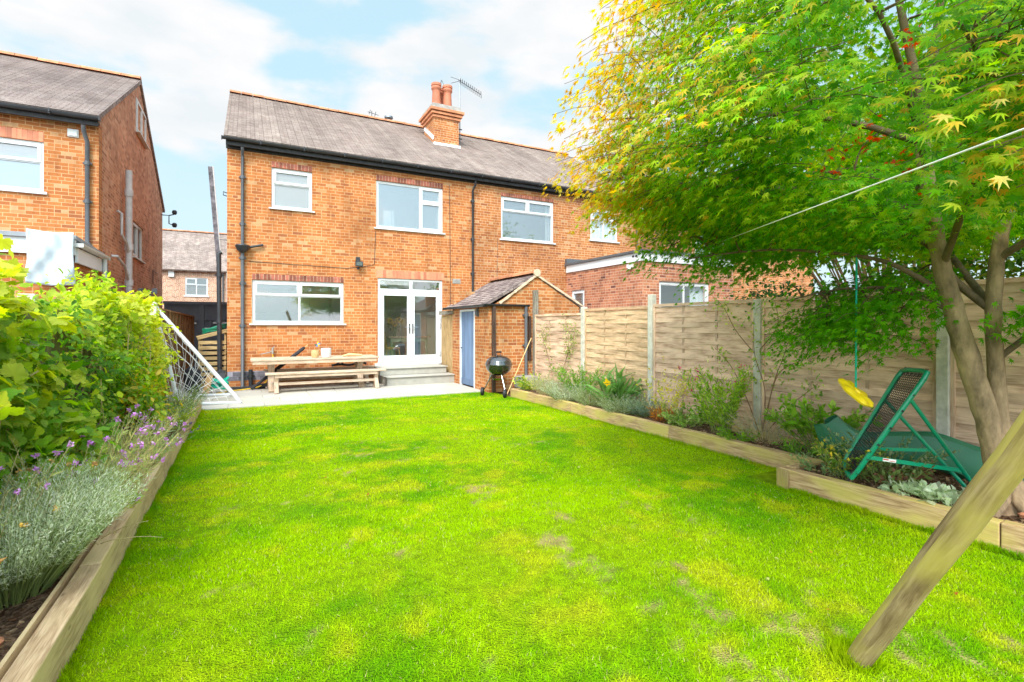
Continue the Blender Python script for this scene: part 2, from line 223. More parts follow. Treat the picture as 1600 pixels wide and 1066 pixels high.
# ------------------------------------------------------------------ object helpers
BASE = {}
def tag(o, label=None, cat=None, group=None, kind=None):
    if label: o['label'] = label
    if cat: o['category'] = cat
    if group: o['group'] = group
    if kind: o['kind'] = kind
    return o
def thing(name, base, label, cat, group=None):
    o = bpy.data.objects.new(name, None); o.empty_display_size = .2; COL.objects.link(o); o.location = base
    BASE[o] = Vector(base); return tag(o, label, cat, group)
def ident(u, d, z): return (u, d, z)
class MB:
    def __init__(s, mode='world'): s.v = []; s.f = []; s.uv = []; s.c = []; s.mode = mode
    def face(s, idx, uv=None, c=1.0):
        s.f.append(tuple(idx))
        if uv is None:
            p = [Vector(s.v[i]) for i in idx]; n = Vector((0, 0, 0))
            for i in range(len(p)):
                a, b = p[i], p[(i + 1) % len(p)]; n += Vector(((a.y - b.y) * (a.z + b.z), (a.z - b.z) * (a.x + b.x), (a.x - b.x) * (a.y + b.y)))
            n = n.normalized() if n.length > 1e-12 else Vector((0, 0, 1))
            if abs(n.z) > .97: U, V = Vector((1, 0, 0)), Vector((0, 1, 0))
            else:
                U = Vector((0, 0, 1)).cross(n).normalized(); V = n.cross(U)
                if abs(U.x) > .9 and U.x < 0: U = -U
            uv = [(q.dot(U), q.dot(V)) for q in p]
        s.uv.append(uv); s.c.append(c if isinstance(c, tuple) else (c, c, c))
    def poly(s, pts, c=1.0, uv=None):
        k = len(s.v); s.v += [tuple(p) for p in pts]; s.face(range(k, k + len(pts)), uv, c)
    def box(s, x0, x1, y0, y1, z0, z1, M=None, P=None, c=None):
        if x1 < x0: x0, x1 = x1, x0
        if y1 < y0: y0, y1 = y1, y0
        if z1 < z0: z0, z1 = z1, z0
        k = len(s.v); q = [(x, y, z) for z in (z0, z1) for y in (y0, y1) for x in (x0, x1)]
        F = [((0, 2, 3, 1), 0, 1), ((4, 5, 7, 6), 0, 1), ((0, 1, 5, 4), 0, 2), ((2, 6, 7, 3), 0, 2), ((0, 4, 6, 2), 1, 2), ((1, 3, 7, 5), 1, 2)]
        grain = s.mode == 'grain'; ext = (x1 - x0, y1 - y0, z1 - z0)
        if c is None: c = random.uniform(.86, 1.08) if grain else 1.0
        ro = (random.uniform(0, 9), random.uniform(0, 9))
        if P: w = [P(*t) for t in q]
        elif M: w = [tuple(M @ Vector(t)) for t in q]
        else: w = q
        s.v += [tuple(t) for t in w]
        # keep outward winding when a mapping mirrors the box
        a = Vector(w[1]) - Vector(w[0]); b = Vector(w[2]) - Vector(w[0]); d = Vector(w[4]) - Vector(w[0])
        flip = a.cross(b).dot(d) < 0
        for idx, i, j in F:
            if flip: idx = idx[::-1]
            uv = None
            if grain:
                if ext[j] > ext[i]: i, j = j, i
                uv = [(q[t][i] + ro[0], q[t][j] + ro[1]) for t in idx]
            s.face([k + t for t in idx], uv, c)
        return s
    def beam(s, a, b, wd, ht, up=(0, 0, 1), c=None):
        """a rectangular bar from a to b"""
        a, b = Vector(a), Vector(b); X = (b - a); l = X.length; X.normalize(); U = Vector(up)
        Yv = U.cross(X).normalized(); Zv = X.cross(Yv)
        M = Matrix((X, Yv, Zv)).transposed().to_4x4(); M.translation = a
        return s.box(0, l, -wd / 2, wd / 2, -ht / 2, ht / 2, M=M, c=c)
    def tube(s, pts, rad, n=8, cap=True, c=1.0):
        pts = [Vector(p) for p in pts]; m = len(pts)
        if isinstance(rad, (int, float)): rad = [rad] * m
        T = []
        for i in range(m):
            t = pts[min(i + 1, m - 1)] - pts[max(i - 1, 0)]; T.append(t.normalized() if t.length > 1e-9 else Vector((0, 0, 1)))
        ref = Vector((0, 0, 1)) if abs(T[0].z) < .9 else Vector((1, 0, 0))
        u = T[0].cross(ref).normalized(); k = len(s.v); L = 0; ls = []
        for i in range(m):
            u = (u - T[i] * u.dot(T[i])); u = u.normalized() if u.length > 1e-6 else T[i].orthogonal().normalized(); v = T[i].cross(u)
            for j in range(n):
                a = 2 * math.pi * j / n; s.v.append(tuple(pts[i] + (u * math.cos(a) + v * math.sin(a)) * rad[i]))
            if i: L += (pts[i] - pts[i - 1]).length
            ls.append(L)
        r0 = max(rad); ro = random.uniform(0, 5) if s.mode == 'grain' else 0
        for i in range(m - 1):
            for j in range(n):
                j2 = (j + 1) % n; A = k + i * n + j; B = k + i * n + j2
                cj = 2 * math.pi * r0 / n
                s.face((A, B, B + n, A + n), [(ls[i] + ro, j * cj), (ls[i] + ro, (j + 1) * cj), (ls[i + 1] + ro, (j + 1) * cj), (ls[i + 1] + ro, j * cj)], c)
        if cap:
            s.face([k + j for j in range(n)][::-1], None, c); s.face([k + (m - 1) * n + j for j in range(n)], None, c)
        return s
    def lathe(s, prof, cen, n=24, M=None, c=1.0):
        k = len(s.v); cen = Vector(cen)
        for r, z in prof:
            for j in range(n):
                a = 2 * math.pi * j / n; p = Vector((r * math.cos(a), r * math.sin(a), z))
                if M: p = M @ p
                s.v.append(tuple(cen + p))
        for i in range(len(prof) - 1):
            for j in range(n):
                j2 = (j + 1) % n; s.face((k + i * n + j, k + i * n + j2, k + (i + 1) * n + j2, k + (i + 1) * n + j), None, c)
        return s
    def prism(s, pts, vec, c=1.0):
        pts = [Vector(p) for p in pts]; v = Vector(vec); k = len(s.v); n = len(pts)
        s.v += [tuple(p) for p in pts] + [tuple(p + v) for p in pts]
        s.face([k + i for i in range(n)], None, c); s.face([k + n + i for i in range(n)][::-1], None, c)
        for i in range(n):
            j = (i + 1) % n; s.face((k + j, k + i, k + n + i, k + n + j), None, c)
        return s
    def build(s, name, mat, parent=None, smooth=False, bevel=0, base=None):
        me = bpy.data.meshes.new(name)
        off = BASE.get(parent, Vector((0, 0, 0))) if parent is not None else Vector(base or (0, 0, 0))
        me.from_pydata([(x - off.x, y - off.y, z - off.z) for x, y, z in s.v], [], s.f)
        uvl = me.uv_layers.new(name='UV'); flat = [t for f in s.uv for p in f for t in p]; uvl.data.foreach_set('uv', flat)
        ca = me.color_attributes.new('Col', 'FLOAT_COLOR', 'CORNER'); cf = []
        for f, c in zip(s.f, s.c): cf += [c[0], c[1], c[2], 1.0] * len(f)
        ca.data.foreach_set('color', cf)
        me.materials.append(MATS[mat])
        if smooth: me.polygons.foreach_set('use_smooth', [True] * len(me.polygons))
        o = bpy.data.objects.new(name, me); COL.objects.link(o)
        if parent is not None: o.parent = parent; BASE[o] = off
        else: o.location = off; BASE[o] = off
        if bevel:
            b = o.modifiers.new('bevel', 'BEVEL'); b.width = bevel; b.segments = 2; b.limit_method = 'ANGLE'; b.angle_limit = R(50)
        if smooth:
            e = o.modifiers.new('edges', 'EDGE_SPLIT'); e.split_angle = R(48)
        return o

# walls with openings; P maps (along, inward depth, height) to the world
def wall(P, u0, u1, z0, z1, holes, mat, parent, depth=.28, reveal=.11, name='wall'):
    m = MB(); us = sorted({u0, u1, *[h[0] for h in holes], *[h[1] for h in holes]}); zs = sorted({z0, z1, *[h[2] for h in holes], *[h[3] for h in holes]})
    A = Vector(P(0, 0, 0)); n = (Vector(P(0, -1, 0)) - A)
    def q(pts, want):
        p = [Vector(P(*t)) for t in pts]; nn = (p[1] - p[0]).cross(p[2] - p[0]); wv = Vector(P(*want)) - A
        if nn.dot(wv) < 0: p = p[::-1]
        m.poly(p)
    for i in range(len(us) - 1):
        for j in range(len(zs) - 1):
            a, b, c, d = us[i], us[i + 1], zs[j], zs[j + 1]; mu, mz = (a + b) / 2, (c + d) / 2
            if any(h[0] < mu < h[1] and h[2] < mz < h[3] for h in holes): continue
            q([(a, 0, c), (b, 0, c), (b, 0, d), (a, 0, d)], (0, -1, 0)); q([(a, depth, c), (b, depth, c), (b, depth, d), (a, depth, d)], (0, 1, 0))
    for h in holes:
        a, b, c, d = h[:4]; e = depth
        q([(a, 0, c), (a, e, c), (a, e, d), (a, 0, d)], (1, 0, 0)); q([(b, 0, c), (b, e, c), (b, e, d), (b, 0, d)], (-1, 0, 0))
        q([(a, 0, d), (b, 0, d), (b, e, d), (a, e, d)], (0, 0, -1)); q([(a, 0, c), (b, 0, c), (b, e, c), (a, e, c)], (0, 0, 1))
    for a, ww in ((u0, (-1, 0, 0)), (u1, (1, 0, 0))): q([(a, 0, z0), (a, depth, z0), (a, depth, z1), (a, 0, z1)], ww)
    q([(u0, 0, z1), (u1, 0, z1), (u1, depth, z1), (u0, depth, z1)], (0, 0, 1))
    return m.build(name, mat, parent)
def window(P, u0, u1, z0, z1, lights, parent, pane='glass_up', d0=.035, fw=.045, sill=True, name='window', label=None, frame='upvc', sillz=.035):
    """lights: (u0,u1,z0,z1,opens) as fractions of the inner opening"""
    m = MB(); B = lambda *a: m.box(*a, P=P)
    def ring(a, b, c, d, w_, e0, e1):
        B(a, a + w_, e0, e1, c, d); B(b - w_, b, e0, e1, c, d); B(a + w_, b - w_, e0, e1, c, c + w_); B(a + w_, b - w_, e0, e1, d - w_, d)
    ring(u0, u1, z0, z1, fw, d0, d0 + .07)
    iu0, iu1, iz0, iz1 = u0 + fw, u1 - fw, z0 + fw, z1 - fw; g = MB()
    for (a, b, c, d, op) in lights:
        A, Bq, C_, D_ = iu0 + (iu1 - iu0) * a, iu0 + (iu1 - iu0) * b, iz0 + (iz1 - iz0) * c, iz0 + (iz1 - iz0) * d
        ring(A, Bq, C_, D_, .022, d0 + .008, d0 + .062)
        A += .022; Bq -= .022; C_ += .022; D_ -= .022
        if op: ring(A - .018, Bq + .018, C_ - .018, D_ + .018, .055, d0 - .014, d0 + .05); A += .037; Bq -= .037; C_ += .037; D_ -= .037
        g.box(A - .004, Bq + .004, d0 + .034, d0 + .04, C_ - .004, D_ + .004, P=P)
    o = m.build(name, frame, parent, bevel=.004)
    g.build('pane', pane, o)
    if sill:
        s_ = MB(); s_.box(u0 - .06, u1 + .06, -.05, d0 + .02, z0 - sillz, z0 - .002, P=P); s_.build('sill', frame, o, bevel=.004)
    if label: o['label'] = label
    return o
def lintel(P, u0, u1, z0, parent, h=.16, mat='lintel_brick', n=None):
    m = MB(); n = n or round((u1 - u0) / .082); s_ = (u1 - u0) / n
    m.box(u0, u1, -.002, .05, z0 + .006, z0 + h - .006, P=P, c=(2.1, 4.6, 4.6) if mat == 'lintel_brick' else (1.3, 1.7, 2.0))
    for i in range(n):
        t = random.uniform(.7, 1.7); m.box(u0 + i * s_ + .006, u0 + (i + 1) * s_ - .006, -.008, .048, z0, z0 + h, P=P, c=t)
    return m.build('lintel', mat, parent)
def pipe(pts, r, parent, mat='grey_pipe', name='downpipe', collars=(), n=10):
    m = MB(); m.tube(pts, r, n)
    for (x, y, z) in collars: m.tube([(x, y, z - .04), (x, y, z + .04)], r * 1.3, n); m.box(x - r * 1.9, x + r * 1.9, y, y + r * 1.2, z - .015, z + .015)
    return m.build(name, mat, parent, smooth=True)
def gutter(parent, x0, x1, y, z, r=.06, name='gutter', axis='x', mat='black_plastic', brackets=True):
    m = MB(); n = 7
    for k0, (rr, rev) in enumerate(((r, 0), (r - .006, 1))):
        k = len(m.v)
        for t in (x0, x1):
            for j in range(n):
                a = math.pi + math.pi * j / (n - 1); p = (rr * math.cos(a), rr * math.sin(a))
                m.v.append((t, y + p[0], z + p[1]) if axis == 'x' else (y + p[0], t, z + p[1]))
        for j in range(n - 1):
            f = (k + j, k + j + 1, k + n + j + 1, k + n + j); m.face(f if rev else f[::-1])
    if axis == 'x':
        for t in (x0, x1): m.box(t - .008, t + .008, y - r, y + r, z - r, z + .004)
        if brackets:
            t = x0 + .8
            while t < x1: m.box(t - .012, t + .012, y - r - .006, y - r + .004, z - .05, z + .03); m.box(t - .02, t + .02, y - r - .004, y + r, z - r - .008, z - r + .004); t += .95
    else:
        for t in (x0, x1): m.box(y - r, y + r, t - .008, t + .008, z - r, z + .004)
    return m.build(name, mat, parent)
def roof_slab(parent, a, b, thick, mat, name='roof'):
    """a: two eave corners, b: two ridge corners (same order)"""
    e0, e1, r0, r1 = Vector(a[0]), Vector(a[1]), Vector(b[0]), Vector(b[1])
    n = (e1 - e0).cross(r0 - e0).normalized();
    if n.z < 0: n = -n
    # courses of tiles as real laps so that the surface catches light
    L = (r0 - e0).length; m = MB(); rows = max(2, int(L / .115)); dn = n * .012
    for i in range(rows):
        f0, f1 = i / rows, (i + 1) / rows
        p = [e0.lerp(r0, f0) + dn, e1.lerp(r1, f0) + dn, e1.lerp(r1, f1), e0.lerp(r0, f1)]
        if (p[1] - p[0]).cross(p[3] - p[0]).dot(n) < 0: p = [p[1], p[0], p[3], p[2]]
        m.poly(p, random.uniform(.93, 1.05)); m.poly([p[0] - dn * 1.3, p[1] - dn * 1.3, p[1], p[0]], .6)
    t = -n * thick
    m.prism([e0 - n * .002, e1 - n * .002, r1 - n * .002, r0 - n * .002], t, .6)
    return m.build(name, mat, parent)
def ridge_tiles(parent, x0, x1, y, z, mat='terracotta', axis='x', r=.13, seg=.32):
    m = MB(); n = max(1, int(abs(x1 - x0) / seg)); s_ = (x1 - x0) / n
    for i in range(n):
        a, b = x0 + i * s_, x0 + (i + 1) * s_ - .012; k = len(m.v); q = 7; c = random.uniform(.75, 1.2); dz = random.uniform(-.006, .006)
        for t in (a, b):
            for j in range(q):
                an = math.pi * j / (q - 1); u, v = r * math.cos(an), r * .75 * math.sin(an) - .03 + dz
                m.v.append((t, y + u, z + v) if axis == 'x' else (y + u, t, z + v))
        for j in range(q - 1): m.face((k + j, k + j + 1, k + q + j + 1, k + q + j) if axis != 'x' else (k + q + j, k + q + j + 1, k + j + 1, k + j), None, c)
        m.face([k + j for j in range(q)][::-1], None, c); m.face([k + q + j for j in range(q)], None, c)
    return m.build('ridge_tiles', mat, parent)

# ------------------------------------------------------------------ noise used for turf patches
_g = RNG.random((64, 64))
def vnoise(x, y, s):
    x = np.asarray(x) * s + 17.3; y = np.asarray(y) * s + 9.1; xi = np.floor(x).astype(int); yi = np.floor(y).astype(int); fx = x - xi; fy = y - yi
    fx = fx * fx * (3 - 2 * fx); fy = fy * fy * (3 - 2 * fy); g = lambda a, b: _g[a % 64, b % 64]
    return (g(xi, yi) * (1 - fx) + g(xi + 1, yi) * fx) * (1 - fy) + (g(xi, yi + 1) * (1 - fx) + g(xi + 1, yi + 1) * fx) * fy
def turfcol(x, y):
    f = .45 * vnoise(x, y, 1.1) + .3 * vnoise(x + 5, y, 2.7) + .25 * vnoise(x, y + 3, 6.5)
    green = np.array([.18, .43, .001]); lime = np.array([.37, .565, .001]); yel = np.array([.56, .61, .012])
    t = np.clip((f - .29) / .27, 0, 1)[..., None]; c = green * (1 - t) + lime * t
    # dry worn patches run from the middle of the lawn to the lower right
    d = np.abs((x - 1.6) - .25 * (4.6 - y)); b = np.exp(-(d / .75) ** 2) * np.clip((8 - y) / 3, 0, 1)
    g = vnoise(x + 11, y + 2, 3.3) * .6 + vnoise(x, y, 9) * .4
    t2 = np.clip((g - .60 + .15 * b) / .22, 0, 1)[..., None]; c = c * (1 - t2 * .8) + yel * t2 * .8
    bare = np.clip((vnoise(x + 31, y + 12, 3.0) * .42 + vnoise(x, y + 40, 12) * .33 + vnoise(x + 3, y + 20, 34) * .25 - .765 + .11 * b) / .10, 0, 1) * .8
    return c, bare

# ------------------------------------------------------------------ leaves
def star(lobes, inner, lens, spread):
    p = []; n = len(lens)
    for i, l in enumerate(lens):
        a = math.pi / 2 + spread * (i / (n - 1) - .5) * 2; p.append((l * math.cos(a), l * math.sin(a)))
        if i < n - 1: b = a + spread / (n - 1); p.append((inner * math.cos(b), inner * math.sin(b)))
    p.append((0, -.10)); return p
def tmpl_poly(p, droop=.15):
    v = [(x, y, -droop * (x * x + max(0, y) ** 2)) for x, y in p]; c = len(v); v.append((0, .05, 0)); n = len(p)
    return np.array(v), [(c, i, (i + 1) % n) for i in range(n)]
T_MAPLE = tmpl_poly(star(7, .33, [.45, .75, .95, 1.05, .95, .75, .45][::-1], 2.1), .22)
_h = [(.12, -.22), (.30, -.36), (.42, -.28), (.56, -.32), (.60, -.16), (.74, -.06), (.62, .08), (.74, .22), (.70, .34), (.80, .46), (.62, .46), (.54, .58), (.40, .54), (.36, .72), (.22, .74), (.16, .90)]
T_VINE = tmpl_poly(_h + [(0, 1)] + [(-x, y) for x, y in _h[::-1]] + [(0, -.05)], .16)
T_OVAL = (np.array([(0, 0, 0), (.28, .35, .06), (.22, .75, .02), (0, 1, -.12), (-.22, .75, .02), (-.28, .35, .06), (0, .5, -.04)]), [(0, 1, 6), (1, 2, 6), (2, 3, 6), (3, 4, 6), (4, 5, 6), (5, 0, 6)])
T_NEEDLE = (np.array([(-.07, 0, 0), (.07, 0, 0), (.05, .6, .03), (0, 1, -.06), (-.05, .6, .03)]), [(0, 1, 2, 4), (4, 2, 3)])
T_STRAP = (np.array([(-.035, 0, 0), (.035, 0, 0), (.035, .35, .1), (-.035, .35, .1), (.028, .7, .05), (-.028, .7, .05), (0, 1, -.18)]), [(0, 1, 2, 3), (3, 2, 4, 5), (5, 4, 6)])
T_LANCE = (np.array([(0, 0, 0), (.13, .3, .03), (.1, .7, 0), (0, 1, -.08), (-.1, .7, 0), (-.13, .3, .03)]), [(0, 1, 2, 3), (0, 3, 4, 5)])
T_BLOB = (np.array([(.5, 0, 0), (-.5, 0, 0), (0, .5, 0), (0, -.5, 0), (0, 0, .5), (0, 0, -.5)]), [(0, 2, 4), (2, 1, 4), (1, 3, 4), (3, 0, 4), (2, 0, 5), (1, 2, 5), (3, 1, 5), (0, 3, 5)])
def nrmz(a): return a / np.maximum(np.linalg.norm(a, axis=-1, keepdims=True), 1e-9)
def leaves(name, parent, mat, tmpl, pos, tip, nor, size, col, base=None):
    tv, tf = tmpl; n = len(pos); k = len(tv); pos = np.asarray(pos, float); tip = nrmz(np.asarray(tip, float)); nor = np.asarray(nor, float)
    nor = nrmz(nor - tip * (nor * tip).sum(1, keepdims=True)); sx = np.cross(tip, nor); size = np.asarray(size, float).reshape(-1, 1, 1)
    cur = RNG.uniform(-.3, 2.6, n).reshape(-1, 1, 1); wx = RNG.uniform(.72, 1.1, n).reshape(-1, 1, 1); skew = RNG.uniform(-.8, .8, n).reshape(-1, 1, 1)
    V = pos[:, None, :] + size * (wx * tv[None, :, 0:1] * sx[:, None, :] + tv[None, :, 1:2] * tip[:, None, :] + (tv[None, :, 2:3] * cur + skew * .25 * tv[None, :, 0:1] * np.abs(tv[None, :, 1:2])) * nor[:, None, :])
    off = np.array(BASE[parent]) if parent is not None else np.array(base if base is not None else (0, 0, 0.))
    V = V.reshape(-1, 3) - off
    fl = [len(f) for f in tf]; li = np.concatenate([np.array(f) for f in tf]); nl = len(li)
    me = bpy.data.meshes.new(name); me.vertices.add(n * k); me.vertices.foreach_set('co', V.astype(np.float32).ravel())
    me.loops.add(n * nl); me.loops.foreach_set('vertex_index', (li[None, :] + (np.arange(n) * k)[:, None]).astype(np.int32).ravel())
    me.polygons.add(n * len(tf)); st = np.concatenate([[0], np.cumsum(fl)[:-1]]); me.polygons.foreach_set('loop_start', (st[None, :] + (np.arange(n) * nl)[:, None]).astype(np.int32).ravel())
    me.update(calc_edges=True)
    ca = me.color_attributes.new('Col', 'FLOAT_COLOR', 'POINT'); C4 = np.ones((n, k, 4), np.float32); C4[:, :, :3] = np.clip(np.asarray(col)[:, None, :] * (1 + .09 * RNG.standard_normal((n, k, 1))), 0, .95); ca.data.foreach_set('color', C4.ravel())
    me.materials.append(MATS[mat]); o = bpy.data.objects.new(name, me); COL.objects.link(o)
    if parent is not None: o.parent = parent; BASE[o] = BASE[parent]
    else: o.location = off
    return o
def pick(cols, n, jit=.18):
    cols = np.array(cols, float); c = cols[RNG.integers(0, len(cols), n)]; return c * (1 + jit * RNG.standard_normal((n, 1))).clip(.4, 1.7)

def plant(name, label, cat, base, ns, L, spread, tmpl, ls, per, cols, group=None, lean=(0, 0), stem='stem_green', sr=.003, rbase=.08, t0=.15, curve=.35, out=.5, flowers=None, leafmat='leaf', droop=0, Lvar=.3, elong=1.0, kind=None):
    """a clump of ns stems from the base, each with leaves along it; flowers=(share, tmpl, size, cols, cluster)"""
    th = thing(name, base, label, cat, group); B = np.array(base, float); sm = MB(); P_, T_, N_, S_ = [], [], [], []; FP = []
    for i in range(ns):
        a = random.uniform(0, 2 * math.pi); rr = rbase * math.sqrt(random.random()); p0 = B + np.array([math.cos(a) * rr * elong, math.sin(a) * rr, 0])
        tilt = spread * math.sqrt(random.random()); h = np.array([math.cos(a) * elong, math.sin(a), 0]); l = L * random.uniform(1 - Lvar, 1 + Lvar * .5)
        d = nrmz(h * math.tan(min(1.4, tilt)) + np.array([lean[0], lean[1], 1.0])); pts = []; m = 5
        bend = nrmz(h + RNG.standard_normal(3) * .3) * curve; bend[2] -= droop
        for j in range(m + 1):
            t = j / m; pts.append(p0 + d * l * t + bend * l * t * t * .6)
        pts = np.array(pts); pts[:, 2] = np.maximum(pts[:, 2], B[2] - .02)
        sm.tube([tuple(p) for p in pts], [sr * (1.2 - .7 * j / m) for j in range(m + 1)], 4, cap=False)
        t = RNG.uniform(t0, 1, per); x = t * m; i0 = np.minimum(x.astype(int), m - 1); fr = (x - i0)[:, None]; q = pts[i0] * (1 - fr) + pts[i0 + 1] * fr; tg = nrmz(pts[i0 + 1] - pts[i0])
        ra = nrmz(RNG.standard_normal((per, 3))); ra = nrmz(ra - tg * (ra * tg).sum(1, keepdims=True)); tp = nrmz(ra * out + tg * (1 - out) + np.array([0, 0, -droop * .6]))
        P_.append(q); T_.append(tp); N_.append(nrmz(np.array([0, 0, 1.]) + .5 * RNG.standard_normal((per, 3)))); S_.append(ls * RNG.uniform(.6, 1.25, per) * (1 - .35 * (t > .9)))
        if flowers and random.random() < flowers[0]: FP.append(pts[-1])
    sm.build('stem', stem, th)
    P_, T_, N_, S_ = map(np.concatenate, (P_, T_, N_, S_)); leaves('foliage', th, leafmat, tmpl, P_, T_, N_, S_, pick(cols, len(P_)))
    if flowers and FP:
        for f0 in FP[:100]:
            n = flowers[4]; q = np.array(f0) + RNG.standard_normal((n, 3)).clip(-1.3, 1.3) * flowers[2] * .36
            leaves('flower', th, 'petal', flowers[1], q, nrmz(RNG.standard_normal((n, 3)) + [0, 0, .4]), nrmz(RNG.standard_normal((n, 3)) + [0, -.4, .8]), flowers[2] * RNG.uniform(.7, 1.2, n), pick(flowers[3], n, .12))
    return th

# ================================================================== SETTING
Hy = 13.6                                                    # both rear walls stand on this line
PF = lambda y0: (lambda u, d, z: (u, y0 + d, z))             # wall facing the camera (-Y)
PL = lambda x0: (lambda u, d, z: (x0 + d, u, z))             # wall facing -X
PR = lambda x0: (lambda u, d, z: (x0 - d, u, z))             # wall facing +X
m = MB(); m.box(-300, 300, -200, 400, -.5, -.03); tag(m.build('ground', 'soil'), kind='structure')
def turf_sheet():
    xs = np.arange(-.72, 5.01, .06); ys = np.arange(-1.0, 10.65, .06); X, Y = np.meshgrid(xs, ys); nx, ny = len(xs), len(ys)
    Z = .012 * vnoise(X, Y, 1.3) - .01; c, bare = turfcol(X, Y)
    me = bpy.data.meshes.new('lawn'); f = [(j * nx + i, j * nx + i + 1, (j + 1) * nx + i + 1, (j + 1) * nx + i) for j in range(ny - 1) for i in range(nx - 1)]
    me.from_pydata(np.stack([X, Y, Z], -1).reshape(-1, 3).tolist(), [], f)
    cc = c * .7; soilc = np.array([.50, .36, .17]); cc = cc * (1 - bare[..., None]) + soilc * bare[..., None]
    ca = me.color_attributes.new('Col', 'FLOAT_COLOR', 'POINT'); C4 = np.ones((ny, nx, 4), np.float32); C4[..., :3] = cc; ca.data.foreach_set('color', C4.ravel())
    me.materials.append(MATS['turf']); o = bpy.data.objects.new('lawn', me); COL.objects.link(o); tag(o, kind='structure')
turf_sheet()
def grass(n, x0, x1, y0, y1, dens_pow, h, wd, seed):
    g = np.random.default_rng(seed); u = g.random(n); y = y0 + (y1 - y0) * u ** dens_pow; x = g.uniform(x0, x1, n)
    # keep only what the camera's surroundings can show
    k = (x > -.69 + 0 * y) & ((x < 4.88) | (y < 0)); k &= ~((x > 4.36) & (y < 3.05)); x, y = x[k], y[k]
    c, bare = turfcol(x, y); k = g.random(len(x)) > bare * .93; x, y, c = x[k], y[k], c[k]; n = len(x)
    hh = h * g.uniform(.5, 1.25, n) * (.75 + .5 * vnoise(x, y, 4)); straw = g.random(n) < .03
    c = c * (1 + .17 * g.standard_normal((n, 1))).clip(.45, 1.6); c[straw] = np.array([.62, .55, .22]) * g.uniform(.7, 1.1, (straw.sum(), 1))
    tip = g.standard_normal((n, 3)) * .55; tip[:, 2] = 1; nor = g.standard_normal((n, 3)); nor[:, 2] *= .3
    return x, y, c, hh, tip, nor, np.full(n, wd)
def grass_obj():
    T = (np.array([(-.5, 0, 0), (.5, 0, 0), (.42, .55, .05), (-.42, .55, .05), (0, 1, -.05)]), [(0, 1, 2, 3), (3, 2, 4)])
    A = [grass(210000, -.7, 4.4, .9, 4.2, 1.35, .021, .085, 1), grass(130000, -.7, 4.9, 3.4, 7.4, 1.2, .022, .12, 2), grass(70000, -.7, 4.9, 6.8, 10.55, 1.1, .024, .17, 3)]
    g = np.random.default_rng(77)                              # longer tufts the mower misses: round the post and along the sleepers
    def edge(n, fx, fy, h):
        c, _ = turfcol(fx, fy); tip = g.standard_normal((n, 3)) * .4; tip[:, 2] = 1; nor = g.standard_normal((n, 3)); return fx, fy, c * .8 * g.uniform(.7, 1.2, (n, 1)), h * g.uniform(.5, 1.3, n) * (.3 + 1.1 * vnoise(fx, fy, 5)), tip, nor, np.full(n, .12)
    n = 1500; an = g.uniform(0, 6.283, n); rr = .048 + .06 * g.random(n) ** 2; A.append(edge(n, 2.424 + rr * np.cos(an), 1.31 + rr * np.sin(an), .055))
    n = 6000; fy = g.uniform(1.5, 10.4, n); A.append(edge(n, -.695 + .05 * g.random(n) ** 2, fy, .05)); n = 5000; fy = g.uniform(3.05, 9.4, n); A.append(edge(n, 4.895 - .05 * g.random(n) ** 2, fy, .05))
    n = 3500; fy = g.uniform(1.2, 3.05, n); A.append(edge(n, 4.435 - .055 - (fy - 3.04) * .042 - .05 * g.random(n) ** 2, fy, .05))
    x, y, c, hh, tip, nor, wd = (np.concatenate([a[i] for a in A]) for i in range(7))
    parts = []
    tv, tf = T; n = len(x); tip = nrmz(tip); nor = nrmz(nor - tip * (nor * tip).sum(1, keepdims=True)); sx = np.cross(tip, nor); s1 = hh[:, None, None]; s2 = (hh * 0 + .0042 * wd / .13)[:, None, None]
    pos = np.stack([x, y, np.full(n, -.004)], -1)
    V = pos[:, None, :] + s2 * tv[None, :, 0:1] * sx[:, None, :] + s1 * (tv[None, :, 1:2] * tip[:, None, :] + tv[None, :, 2:3] * nor[:, None, :])
    li = np.array([0, 1, 2, 3, 3, 2, 4]); me = bpy.data.meshes.new('grass'); me.vertices.add(n * 5); me.vertices.foreach_set('co', V.astype(np.float32).ravel())
    me.loops.add(n * 7); me.loops.foreach_set('vertex_index', (li[None] + (np.arange(n) * 5)[:, None]).astype(np.int32).ravel())
    me.polygons.add(n * 2); me.polygons.foreach_set('loop_start', (np.array([0, 4])[None] + (np.arange(n) * 7)[:, None]).astype(np.int32).ravel()); me.update(calc_edges=True)
    ca = me.color_attributes.new('Col', 'FLOAT_COLOR', 'POINT'); C4 = np.ones((n, 5, 4), np.float32); C4[:, :, :3] = c[:, None, :]; ca.data.foreach_set('color', C4.ravel())
    me.materials.append(MATS['grass']); o = bpy.data.objects.new('grass', me); COL.objects.link(o)
    tag(o, 'short bright green lawn grass with yellow patches', 'grass', kind='stuff')
grass_obj()
# patio slabs with open joints, and the side passage
m = MB(); y = 10.5; r = 0
while y < 13.55:
    x = -2.7 + (r % 2) * .3; h_ = .6 if r % 2 else .45; h_ = min(h_, 13.59 - y)
    while x < 4.78:
        l = random.choice((.6, .9)); b = min(x + l, 4.79); t = random.uniform(.88, 1.08)
        m.box(x + .004, b - .004, y + .004, y + h_ - .004, -.03, .02 + random.uniform(0, .003), c=(t, t * .99, t * random.uniform(.95, 1)))
        x += l
    y += h_; r += 1
tag(m.build('patio', 'paving', bevel=.003), kind='structure')
m = MB(); m.box(-2.75, 4.8, 10.52, 13.6, -.02, .008); m.box(-2.75, -.42, 13.6, 23, -.02, .008); tag(m.build('path', 'cement'), kind='structure')
